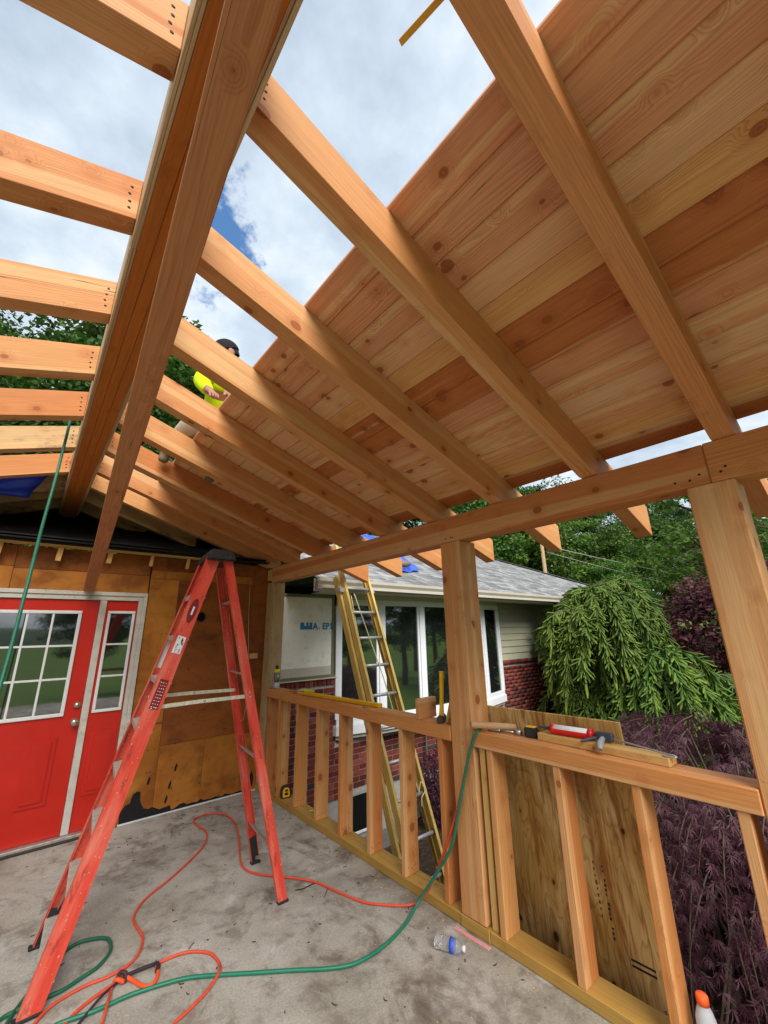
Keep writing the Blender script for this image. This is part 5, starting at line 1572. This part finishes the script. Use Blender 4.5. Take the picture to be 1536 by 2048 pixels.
def crown_mesh(seed, R, H, base, ncl=85, per=110, leaf=0.17, sparse=1.0, cone=False):
    rng = np.random.default_rng(seed)
    Cs = []; Ns = []; cents = []
    for _ in range(ncl):
        while True:
            p = rng.uniform(-1, 1, 3)
            l = np.linalg.norm(p)
            if 0.25 < l < 1: break
        p = p / l * (0.35 + 0.65 * rng.random() ** 0.5)
        if cone:
            hgt = rng.random(); ang = rng.uniform(0, 6.283); rad = (1 - hgt) * (0.4 + 0.6 * rng.random())
            c = np.array([math.cos(ang) * rad * R, math.sin(ang) * rad * R, base + hgt * H])
        else:
            c = np.array([p[0] * R, p[1] * R, base + H / 2 + p[2] * H / 2])
            c[:2] *= 1.0 - 0.25 * max(0, p[2])
        cr = R * rng.uniform(0.16, 0.30)
        k = int(per * rng.uniform(0.6, 1.3) * sparse)
        q = rng.normal(size=(k, 3)); q /= np.linalg.norm(q, axis=1)[:, None]
        rr = rng.random(k) ** 0.45
        pos = c + q * rr[:, None] * cr * np.array([1.25, 1.25, 0.62])
        Cs.append(pos); Ns.append(q * 0.6 + np.array([0, 0, 0.8])); cents.append(c)
    C = np.concatenate(Cs); N = np.concatenate(Ns)
    V, F = leaf_quads(C, N, leaf, rng)
    tone = np.clip(np.repeat(rng.random(ncl), [len(c) for c in Cs]) * 0.55 + rng.random(len(F)) * 0.5, 0, 1)
    return np_mesh('crown', V, F, tone), cents


def trunk_mesh(seed, cents, top, r0, nl=14, name='trunk'):
    rng = random.Random(seed)
    bm = bmesh.new()
    pts = [Vector((0, 0, -0.6))]
    x = y = 0
    for k in range(1, 9):
        x += rng.uniform(-0.1, 0.1); y += rng.uniform(-0.1, 0.1)
        pts.append(Vector((x, y, top * k / 8)))
    rad = [r0 * (1 - 0.85 * k / 8) for k in range(9)]
    tube_bm(bm, pts, rad, 8)
    for c in rng.sample(cents, min(nl, len(cents))):
        c = Vector(c)
        hz = max(1.0, min(c.z - rng.uniform(0.3, 1.4), top * 0.95)); k = min(7, int(hz / top * 8))
        a = pts[k].lerp(pts[k + 1], hz / top * 8 - k) if 0 <= hz / top * 8 - k <= 1 else pts[k]
        m = a.lerp(c, 0.5) + Vector((0, 0, 0.15))
        tube_bm(bm, [a, m, c], [r0 * 0.32, r0 * 0.2, r0 * 0.06], 6)
    return bm_mesh(name, bm)


KINDS = {}


def kind_oak(i): 
    me, c = crown_mesh(100 + i, 3.3, 9.6, 2.2, 95, 270, 0.105); return me, trunk_mesh(i, c, 9.5, 0.24), M_leaf
def kind_walnut(i):
    me, c = crown_mesh(200 + i, 3.0, 7.2, 2.4, 75, 230, 0.10); return me, trunk_mesh(20 + i, c, 7.8, 0.18), M_leaf2
def kind_sparse(i):
    me, c = crown_mesh(300 + i, 2.8, 7.0, 3.0, 62, 46, 0.13); return me, trunk_mesh(40 + i, c, 8.5, 0.16, 30), M_leaf2
def kind_conif(i):
    me, c = crown_mesh(400 + i, 2.4, 11.0, 1.0, 120, 95, 0.13, 1.0, True); return me, trunk_mesh(60 + i, c, 11.0, 0.2, 8), M_conif


for kn, fn, cnt in (('oak', kind_oak, 3), ('walnut', kind_walnut, 2), ('sparse', kind_sparse, 1), ('conifer', kind_conif, 1)):
    for i in range(cnt):
        cm, tm_, lm = fn(i)
        cm.materials.append(lm); tm_.materials.append(M_bark)
        KINDS[(kn, i)] = (cm, tm_)


def tree(name, kind, x, y, s, label, group, rot=0.0, zs=1.0):
    t = thing(name, label, 'tree', (x, y, float(ground_h(np.array(x * 1.0), np.array(y * 1.0)))), group)
    Mx = WM[t] @ Matrix.Rotation(rot, 4, 'Z') @ Matrix.Diagonal((s, s, s * zs, 1))
    cm, tm_ = KINDS[kind]
    link(bpy.data.objects.new('crown', cm), None, Mx, t)
    link(bpy.data.objects.new('trunk', tm_), None, Mx, t)
    return t


random.seed(77)
BACK = [(-11, 18, 0.98), (-8, 22.5, 1.15), (-5.4, 17.2, 0.98), (-3.0, 21.5, 1.2), (-1.6, 17.0, 1.02), (1.2, 20.5, 1.36), (2.6, 17.2, 1.2), (5.4, 19.6, 1.0), (7.6, 16.8, 0.95), (10.0, 19.4, 1.15), (12.6, 17.2, 1.05), (15.6, 18.2, 1.05)]
for k, (x, y, s) in enumerate(BACK):
    tree('broadleaf_tree', ('oak', k % 3), x, y, s, 'tall dark green tree on the slope behind the house, seen between the rafters', 'trees behind the house', random.uniform(0, 6))
RIGHT = [(18.2, 15.2, 1.02, 'oak'), (20.6, 17.5, 1.15, 'oak'), (22.5, 13.6, 1.08, 'walnut'), (24.5, 16.8, 1.15, 'oak'), (26.5, 13.2, 1.12, 'walnut'), (29.5, 14.5, 1.08, 'oak'), (29.0, 10.4, 0.92, 'walnut'), (33.0, 11.5, 0.95, 'oak'), (34.5, 8.2, 0.86, 'oak'), (38.0, 10.5, 1.05, 'oak'), (39.0, 6.0, 0.95, 'oak'), (36, 3.6, 0.9, 'walnut'), (42.0, 2.0, 1.05, 'oak'), (31.5, 6.0, 0.72, 'walnut'), (25.5, 9.6, 0.66, 'walnut'), (23.0, 8.0, 0.5, 'walnut')]
for k, (x, y, s, kd) in enumerate(RIGHT):
    tree('broadleaf_tree', (kd, k % (3 if kd == 'oak' else 2)), x, y, s, {'oak': 'dense mid green tree on the wooded slope beyond the house roof', 'walnut': 'light green bushy tree on the wooded slope beyond the house roof'}[kd], 'trees on the wooded slope', random.uniform(0, 6))
tree('open_crowned_tree', ('sparse', 0), 22.0, 4.2, 0.98, 'tall open crowned tree rising beside the near post', 'open crowned trees', 0.6)
tree('open_crowned_tree', ('sparse', 0), 19.5, 1.6, 0.86, 'open crowned tree with twigs showing above the header beam end', 'open crowned trees', 2.6)
MIRR = [(-14, -19), (-9, -22), (-5, -18.5), (3, -22), (8, -20), (13, -16), (16.5, -10), (12.5, -9), (19, -5.5), (23, -12), (20, -20), (-20, -14)]
for k, (x, y) in enumerate(MIRR):
    tree('broadleaf_tree', ('oak', k % 3), x, y, random.uniform(0.6, 0.8), 'dark tree across the lawn, mirrored in the door and window panes', 'trees across the lawn', random.uniform(0, 6))


def bare_tree():
    t = thing('bare_tree', 'leafless bleached dead tree standing among the green trees', 'tree', (24.6, 11.0, float(ground_h(np.array(24.6), np.array(11.0)))))
    rng = random.Random(9)
    bm = bmesh.new()

    def grow(a, d, l, r, lev):
        pts = [a]; p = a.copy(); dd = d.copy()
        for k in range(4):
            dd = (dd + Vector((rng.uniform(-.22, .22), rng.uniform(-.22, .22), rng.uniform(-.05, .12)))).normalized()
            p = p + dd * l / 4; pts.append(p.copy())
        tube_bm(bm, pts, [r * (1 - 0.2 * k) for k in range(5)], 5)
        if lev < 3:
            for k in range(4 if lev < 2 else 3):
                q = pts[rng.choice((2, 3, 4))]
                nd = (dd + Vector((rng.uniform(-.9, .9), rng.uniform(-.9, .9), rng.uniform(-.15, .6)))).normalized()
                grow(q, nd, l * rng.uniform(0.5, 0.75), r * 0.5, lev + 1)
    grow(Vector((0, 0, 0)), Vector((0.05, 0, 1)), 2.9, 0.085, 0)
    link(bpy.data.objects.new('branches', bm_mesh('branches', bm)), M_deadwood, WM[t], t)


bare_tree()

# utility pole and service wires beyond the roof
up = thing('utility_pole', 'bare wooden utility pole rising behind the house roof', 'utility pole', (19.0, 10.15, GZ))
tube('shaft', [(19.0, 10.15, GZ), (19.0, 10.15, 5.75)], [0.12, 0.085], M_pole, up, 1, 10)
tube('bracket', [(18.85, 10.2, 5.36), (19.2, 10.05, 5.36)], 0.035, M_dksteel, up, 1, 8)


def sag(a, b, s, n=9):
    a, b = Vector(a), Vector(b)
    return [a.lerp(b, k / n) - Vector((0, 0, s * 4 * (k / n) * (1 - k / n))) for k in range(n + 1)]


tag(tube('power_line', sag((19.2, 10.05, 5.36), (27.2, 1.7, 1.9), 0.12), 0.016, M_deadwood, None, 2, 6), 'lower pale service wire strung from the utility pole', 'wire')
tag(tube('power_line', sag((19.0, 10.1, 5.70), (27.2, 1.7, 2.7), 0.12), 0.02, M_deadwood, None, 2, 6), 'upper pale service wire strung from the top of the utility pole', 'wire')


# weeping spruce: arching limbs hung with bottlebrush shoots
def spruce_mesh(seed, mounds):
    rng = np.random.default_rng(seed)
    O = []; D = []; L = []; Rr = []; T = []
    limbs = []
    for (ax, ay, az, R, drop, nb) in mounds:
        for k in range(nb):
            ang = rng.uniform(0, 2 * math.pi); reach = R * (0.25 + 0.75 * rng.random() ** 0.6)
            dr = np.array([math.cos(ang), math.sin(ang), 0.0])
            st = np.array([ax, ay, az]) + np.array([rng.normal(0, .08), rng.normal(0, .08), -abs(rng.normal(0, .25))])
            dp = drop * rng.uniform(0.35, 1.0) * (0.45 + 0.55 * reach / R)
            n = int(16 + 22 * dp / max(drop, .1))
            ts = np.linspace(0, 1, n)
            path = st + dr * (reach * (1 - (1 - ts) ** 2.6))[:, None]
            path[:, 2] += 0.10 * reach * np.sin(np.clip(ts * 5.5, 0, math.pi)) - dp * ts ** 1.25
            path[:, :2] += rng.normal(0, 0.02, (n, 2)).cumsum(0) * 0.5
            path[:, 2] = np.maximum(path[:, 2], GZ + 0.1)
            limbs.append(path[:: 3])
            tone_l = rng.random() * 0.5
            for p, t_ in zip(path, ts):
                for s_ in range(6):
                    if rng.random() < 0.12: continue
                    sd = rng.normal(0, 1, 3) * 0.55 + dr * 0.55 + np.array([0, 0, -0.75 - 0.5 * t_])
                    sd /= np.linalg.norm(sd)
                    O.append(p); D.append(sd); L.append(rng.uniform(0.12, 0.26)); Rr.append(rng.uniform(0.010, 0.017)); T.append(np.clip(tone_l + rng.random() * 0.5, 0, 1))
            # tip shoot
            O.append(path[-1]); D.append(np.array([dr[0] * .25, dr[1] * .25, -1.0])); L.append(0.36); Rr.append(0.022); T.append(0.95)
    O = np.array(O); D = np.array(D); L = np.array(L)[:, None]; Rr = np.array(Rr)[:, None]; T = np.array(T)
    D /= np.linalg.norm(D, axis=1)[:, None]
    a = np.cross(D, rng.normal(size=D.shape)); a /= np.linalg.norm(a, axis=1)[:, None]; b = np.cross(D, a)
    sides = 6; V = []
    droop = np.array([0, 0, -1.0])
    for f, rs in ((0.0, 0.5), (0.2, 1.0), (0.82, 1.0), (1.0, 0.45)):
        c = O + D * L * f + droop * L * (0.10 * f * f)
        for k in range(sides):
            w = rs * (1.25 if (k % 2) else 0.7)
            V.append(c + (a * math.cos(2 * math.pi * k / sides) + b * math.sin(2 * math.pi * k / sides)) * Rr * w)
    V = np.stack(V, 1); n = len(O); m = V.shape[1]
    base = (np.arange(n) * m)[:, None]
    F = []
    for r in range(3):
        for k in range(sides):
            F.append(base + np.array([[r * sides + k, r * sides + (k + 1) % sides, (r + 1) * sides + (k + 1) % sides, (r + 1) * sides + k]]))
    F = np.concatenate(F); tone = np.concatenate([np.tile(T * 0.75, sides), np.tile(T * 0.85, sides), np.tile(np.clip(T * 0.8 + 0.3, 0, 1), sides)])
    return np_mesh('needles', V.reshape(-1, 3), F, tone), limbs


def spruce(label, mounds, seed, base):
    t = thing('weeping_spruce', label, 'tree', base)
    me, limbs = spruce_mesh(seed, mounds)
    link(bpy.data.objects.new('foliage', me), M_needle, None, t)
    bm = bmesh.new()
    for p in limbs[:: 2]:
        pts = [Vector(q) for q in p]
        tube_bm(bm, pts, list(np.linspace(0.022, 0.005, len(pts))), 5)
    link(bpy.data.objects.new('limbs', bm_mesh('limbs', bm)), M_bark, None, t)
    bm = bmesh.new()
    top = mounds[0]
    tube_bm(bm, [Vector((base[0], base[1], GZ)), Vector(((base[0] + top[0]) / 2 + .1, (base[1] + top[1]) / 2, (GZ + top[2]) / 2)), Vector(top[:3])], [0.12, 0.09, 0.04], 8)
    link(bpy.data.objects.new('trunk', bm_mesh('trunk', bm)), M_bark, None, t)


spruce('weeping spruce with drooping green shoots beside the house corner', [(8.5, 3.68, 2.50, 1.0, 1.75, 66), (10.55, 3.95, 2.82, 0.95, 2.3, 58), (7.95, 3.75, 2.05, 0.55, 1.3, 16), (8.5, 3.9, 0.95, 0.8, 1.7, 36), (9.6, 3.8, 0.7, 0.9, 1.4, 30)], 31, (9.3, 3.75, GZ))
spruce('lower weeping spruce mound in front of the taller weeping spruce', [(8.5, 2.78, 1.36, 0.95, 1.7, 62), (9.5, 2.3, 0.85, 1.0, 1.5, 46), (8.6, 1.6, 0.15, 1.0, 1.1, 36), (7.9, 2.9, 0.3, 0.7, 1.1, 26)], 32, (8.7, 2.6, GZ))


# laceleaf maple: cascading sprays of finely cut plum leaves
def laceleaf():
    t = thing('laceleaf_maple', 'low mounded laceleaf maple with feathery plum purple foliage beyond the half wall', 'shrub', (4.15, 1.0, GZ))
    rng = np.random.default_rng(5)
    ctr = np.array([4.25, 1.05]); RX, RY_, TOP = 1.75, 2.0, 0.93
    lp = []; ld = []; br = []
    for k in range(620):
        ang = rng.uniform(0, 2 * math.pi); rr = rng.random() ** 0.55
        x = ctr[0] + math.cos(ang) * rr * RX; y = ctr[1] + math.sin(ang) * rr * RY_
        if x < 2.62: continue
        z = GZ + (TOP - GZ) * max(0.02, 1 - rr ** 2.6) ** 0.75 + rng.normal(0, 0.05)
        lay = rng.random()
        if lay < 0.35: z -= rng.uniform(0.1, 0.5)
        out = np.array([math.cos(ang), math.sin(ang), 0.0])
        n = 72; ts = np.linspace(0, 1, n)
        Ls = rng.uniform(0.35, 0.7)
        steep = 0.25 + 1.1 * rr ** 2
        path = np.array([x, y, z]) + out * (Ls * ts)[:, None] * (1 - 0.35 * ts)[:, None]
        path[:, 2] -= Ls * (steep * ts + 0.55 * ts ** 2) * 0.8
        side = np.cross(out, [0, 0, 1])
        path += side * (rng.normal(0, 0.25) * ts * Ls)[:, None]
        br.append(path[:: 8])
        for p, u in zip(path, ts):
            lp.append(p + rng.normal(0, 0.05, 3) * np.array([1, 1, 0.6])); ld.append(out * (0.7 - 0.3 * u) + side * rng.normal(0, 0.5) + np.array([0, 0, -0.45 - 0.4 * u - 0.5 * rr]))
    C = np.array(lp); D = np.array(ld)
    keep = (C[:, 0] > 2.56) & (C[:, 2] > GZ)
    C = C[keep]; D = D[keep]
    D /= np.linalg.norm(D, axis=1)[:, None]
    n = len(C)
    up_ = np.array([0, 0, 1.0]) + rng.normal(0, 0.35, (n, 3))
    S = np.cross(D, up_); S /= np.linalg.norm(S, axis=1)[:, None]
    N = np.cross(S, D)
    size = rng.uniform(0.030, 0.078, n)[:, None]
    V = []; 
    for a, ln in ((-1.25, 0.5), (-0.8, 0.78), (-0.4, 0.95), (0.0, 1.05), (0.4, 0.95), (0.8, 0.78), (1.25, 0.5)):
        jit = rng.normal(0, 0.2, n)[:, None]
        d = D * np.cos(a + jit) + S * np.sin(a + jit)
        s = -D * np.sin(a + jit) + S * np.cos(a + jit)
        l = size * ln; w = size * 0.040
        tip = C + d * l - N * l * 0.22; mid = C + d * l * 0.5 + N * l * 0.03
        V.append(np.stack([C, mid + s * w, tip, mid - s * w], 1))
    V = np.concatenate(V, 0)
    F = np.arange(len(V) * 4).reshape(-1, 4)
    tone = np.tile(np.clip(rng.normal(0.45, 0.25, n), 0, 1), 7)
    f = link(bpy.data.objects.new('foliage', np_mesh('foliage', V.reshape(-1, 3), F, tone)), M_plum, None, t)
    bm = bmesh.new()
    for p in br:
        pts = [Vector(q) for q in p]
        tube_bm(bm, pts, list(np.linspace(0.005, 0.0015, len(pts))), 4, False)
        if rng.random() < 0.25:
            tube_bm(bm, [Vector((ctr[0] + rng.normal(0, .2), ctr[1] + rng.normal(0, .2), GZ + 0.3)), Vector((ctr[0] * .5 + pts[0].x * .5, ctr[1] * .5 + pts[0].y * .5, (pts[0].z + GZ) * 0.5 + 0.55)), pts[0]], [0.02, 0.012, 0.006], 5, False)
    link(bpy.data.objects.new('twigs', bm_mesh('twigs', bm)), M_bark, None, t)
    bm = bmesh.new()
    tube_bm(bm, [Vector((ctr[0], ctr[1], GZ - 0.05)), Vector((ctr[0] + .05, ctr[1], GZ + 0.4)), Vector((ctr[0], ctr[1] + 0.1, GZ + 0.9))], [0.08, 0.06, 0.04], 8)
    link(bpy.data.objects.new('trunk', bm_mesh('trunk', bm)), M_bark, None, t)


laceleaf()


def small_shrub():
    t = thing('small_plum_shrub', 'small dark plum shrub hugging the brick and foundation wall', 'shrub', (4.75, 4.6, GZ))
    rng = np.random.default_rng(8)
    n = 2600
    c = np.array([4.85, 4.62, -0.45]); q = rng.normal(0, 1, (n, 3)); q /= np.linalg.norm(q, axis=1)[:, None]
    C = c + q * (rng.random(n) ** 0.5)[:, None] * np.array([0.36, 0.3, 0.55])
    V, F = leaf_quads(C, q + np.array([0, 0, .5]), 0.045, rng, 0.5, 0.16)
    link(bpy.data.objects.new('foliage', np_mesh('foliage', V, F, rng.random(n) * 0.7)), M_plum, None, t)
    bm = bmesh.new()
    for k in range(9):
        e = C[rng.integers(0, n)]
        tube_bm(bm, [Vector((4.85, 4.62, GZ)), Vector(((4.85 + e[0]) / 2, (4.62 + e[1]) / 2, e[2] * .5 + GZ * .5 + .1)), Vector(e)], [0.012, 0.007, 0.003], 5)
    link(bpy.data.objects.new('stems', bm_mesh('stems', bm)), M_bark, None, t)


small_shrub()


def burgundy():
    t = thing('burgundy_maple', 'burgundy leaved maple tree behind the near post', 'tree', (15.2, 2.1, GZ))
    me, c = crown_mesh(77, 2.6, 4.0, 0.5, 110, 190, 0.07)
    me.materials.append(M_burg)
    tr = trunk_mesh(78, c, 4.6, 0.14, 34); tr.materials.append(M_bark)
    link(bpy.data.objects.new('crown', me), None, WM[t], t)
    link(bpy.data.objects.new('trunk', tr), None, WM[t], t)


burgundy()


# ------------------------------------------------------------------ the worker on the roof
def skin_obj(name, verts, edges, radii, mat, parent, root=0, sub=2):
    me = bpy.data.meshes.new(name)
    me.from_pydata([tuple(v) for v in verts], edges, [])
    o = bpy.data.objects.new(name, me)
    link(o, mat, None, parent)
    sm = o.modifiers.new('skin', 'SKIN')
    sv = me.skin_vertices[0].data if len(me.skin_vertices) else None
    if sv is None:
        me.update()
        bm = bmesh.new(); bm.from_mesh(me)
        bm.verts.layers.skin.verify(); bm.to_mesh(me); bm.free()
        sv = me.skin_vertices[0].data
    for k, r in enumerate(radii):
        sv[k].radius = (r, r) if isinstance(r, float) else r
        sv[k].use_root = (k == root)
    sm.use_smooth_shade = True
    s2 = o.modifiers.new('sub', 'SUBSURF'); s2.levels = sub; s2.render_levels = sub
    return o


def worker():
    t = thing('person', 'person in yellow hi-vis shirt, black cap and khaki pants crouching on the roof', 'person', (0.95, 3.45, 3.16))
    pelvis = (1.00, 3.55, 3.44)
    V = []; E_ = []; R_ = []

    def add(p, r, par=None):
        V.append(p); R_.append(r)
        if par is not None: E_.append((par, len(V) - 1))
        return len(V) - 1
    b = add(pelvis, 0.125)
    w1 = add((0.985, 3.43, 3.59), 0.125, b); ch = add((0.965, 3.28, 3.75), 0.135, w1); nk0 = add((0.95, 3.18, 3.865), 0.085, ch)
    nk = add((0.925, 3.125, 3.895), 0.052, nk0)
    h1 = add((0.895, 3.09, 3.94), 0.070, nk); h2 = add((0.885, 3.085, 3.985), 0.086, h1); h3 = add((0.90, 3.09, 4.035), 0.075, h2)
    nose = add((0.795, 3.055, 3.945), 0.014, h2)
    for side, sx in ((-1, 0.80), (1, 1.10)):
        sh = add((sx, 3.215, 3.815), 0.072, nk0)
        if side < 0: el = add((0.735, 3.10, 3.66), 0.052, sh); wr = add((0.745, 2.90, 3.475), 0.033, el)
        else: el = add((1.02, 2.98, 3.66), 0.052, sh); wr = add((0.87, 2.84, 3.465), 0.033, el)
        wx, wy, wz = V[wr]
        hd = add((wx + 0.01, wy - 0.075, wz - 0.045), (0.040, 0.024), wr)
        for f, (dx, ln) in enumerate(((-0.03, 0.055), (-0.012, 0.075), (0.006, 0.08), (0.024, 0.07))):
            k1 = add((wx + 0.01 + dx, wy - 0.105, wz - 0.07), 0.0095, hd); k2 = add((wx + 0.01 + dx, wy - 0.105 - ln * .5, wz - 0.095), 0.009, k1); add((wx + 0.012 + dx, wy - 0.105 - ln * .6, wz - 0.125), 0.008, k2)
        th = add((wx - 0.04 * side, wy - 0.06, wz - 0.05), 0.0105, wr); add((wx - 0.05 * side, wy - 0.10, wz - 0.075), 0.009, th)
    knees = []
    for side, hx in ((-1, 0.88), (1, 1.08)):
        hp = add((hx, 3.54, 3.45), 0.095, b)
        if side < 0: kn_ = add((0.735, 3.19, 3.335), 0.072, hp); an = add((0.70, 3.62, 3.305), 0.048, kn_); ft = add((0.69, 3.72, 3.285), 0.042, an)
        else: kn_ = add((1.12, 3.22, 3.26), 0.072, hp); an = add((1.10, 3.66, 3.215), 0.048, kn_); ft = add((1.10, 3.74, 3.20), 0.042, an)
        knees.append((hp, kn_, an, ft))
    skin_obj('body', V, E_, R_, M_skin, t)

    def garment(name, ids_edges, grow, mat, sub=2, extra=()):
        ids = sorted({i for e in ids_edges for i in e}); mp = {i: k for k, i in enumerate(ids)}
        rad = [tuple(q * 1.0 + grow for q in R_[i]) if not isinstance(R_[i], float) else R_[i] + grow for i in ids]
        skin_obj(name, [V[i] for i in ids], [(mp[a], mp[c]) for a, c in ids_edges], rad, mat, t, mp[ids_edges[0][0]], sub)
    sl = [(c, a) for a, c in E_]
    arm = []
    for (a, c) in E_:
        pass
    # indices: arms start after head
    sh_idx = [i for i, p in enumerate(V) if abs(p[2] - 3.815) < 1e-6 and abs(p[1] - 3.215) < 1e-6]
    shirt = [(b, w1), (w1, ch), (ch, nk0)]
    for s_ in sh_idx: shirt += [(nk0, s_), (s_, s_ + 1), (s_ + 1, s_ + 2)]
    garment('shirt', shirt, 0.016, M_hivis)
    pants = []
    for (hp, kn_, an, ft) in knees: pants += [(b, hp), (hp, kn_), (kn_, an)]
    garment('pants', pants, 0.018, M_khaki)
    for (hp, kn_, an, ft) in knees:
        a = Vector(V[an]); f = Vector(V[ft])
        d = (f - a).normalized()
        skin_obj('boot', [a + Vector((0, 0.0, 0.02)), f + Vector((0, 0.0, 0.0)), f + Vector((-0.01, 0.05, -0.03)), f + Vector((-0.03, 0.06, -0.12))], [(0, 1), (1, 2), (2, 3)], [0.058, 0.056, 0.05, 0.042], M_boot, t)
    # hair, ears and cap
    hc = Vector((0.892, 3.088, 3.995))
    def ball(name, c, r, mat, cut=None, rot=None):
        bm = bmesh.new()
        bmesh.ops.create_uvsphere(bm, u_segments=20, v_segments=14, radius=1.0)
        if cut is not None: bmesh.ops.delete(bm, geom=[v for v in bm.verts if v.co.z < cut], context='VERTS')
        for f in bm.faces: f.smooth = True
        Mx = Matrix.Translation(c) @ (rot or Matrix.Identity(4)) @ Matrix.Diagonal((r[0], r[1], r[2], 1))
        return link(bpy.data.objects.new(name, bm_mesh(name, bm, True)), mat, Mx, t)
    rot = Matrix.Rotation(math.radians(-28), 4, 'Y') @ Matrix.Rotation(math.radians(6), 4, 'X')
    ball('hair', hc + Vector((0.020, 0.004, -0.006)), (0.104, 0.094, 0.106), M_hair, -0.30, rot)
    cap_ = ball('cap', hc + Vector((0.006, 0.002, 0.014)), (0.115, 0.103, 0.110), M_capcloth, 0.0, rot)
    poly('cap_brim', [(-0.095 - 0.085 * math.sin(a), 0.072 * math.cos(a)) for a in np.linspace(0, math.pi, 12)], 0.006, M_capcloth, t, Matrix.Translation(hc + Vector((0.0, 0.0, 0.012))) @ Matrix.Rotation(math.radians(14), 4, 'Z') @ Matrix.Rotation(math.radians(-30), 4, 'Y'), 0.002)
    for sy in (-0.093, 0.093):
        ball('ear', hc + Vector((0.022, sy, -0.030)), (0.026, 0.012, 0.034), M_skin, None, Matrix.Rotation(-0.3, 4, 'Y'))
    for sy in (-0.034, 0.03): ball('eye', Vector((0.806, 3.065 + sy, 3.972)), (0.008, 0.011, 0.009), M_ink)
    ball('mouth', Vector((0.815, 3.06, 3.905)), (0.008, 0.024, 0.006), M_burgskin)


M_burgskin = plain('lips', (0.25, 0.09, 0.07), 0.5, 0.3)
worker()
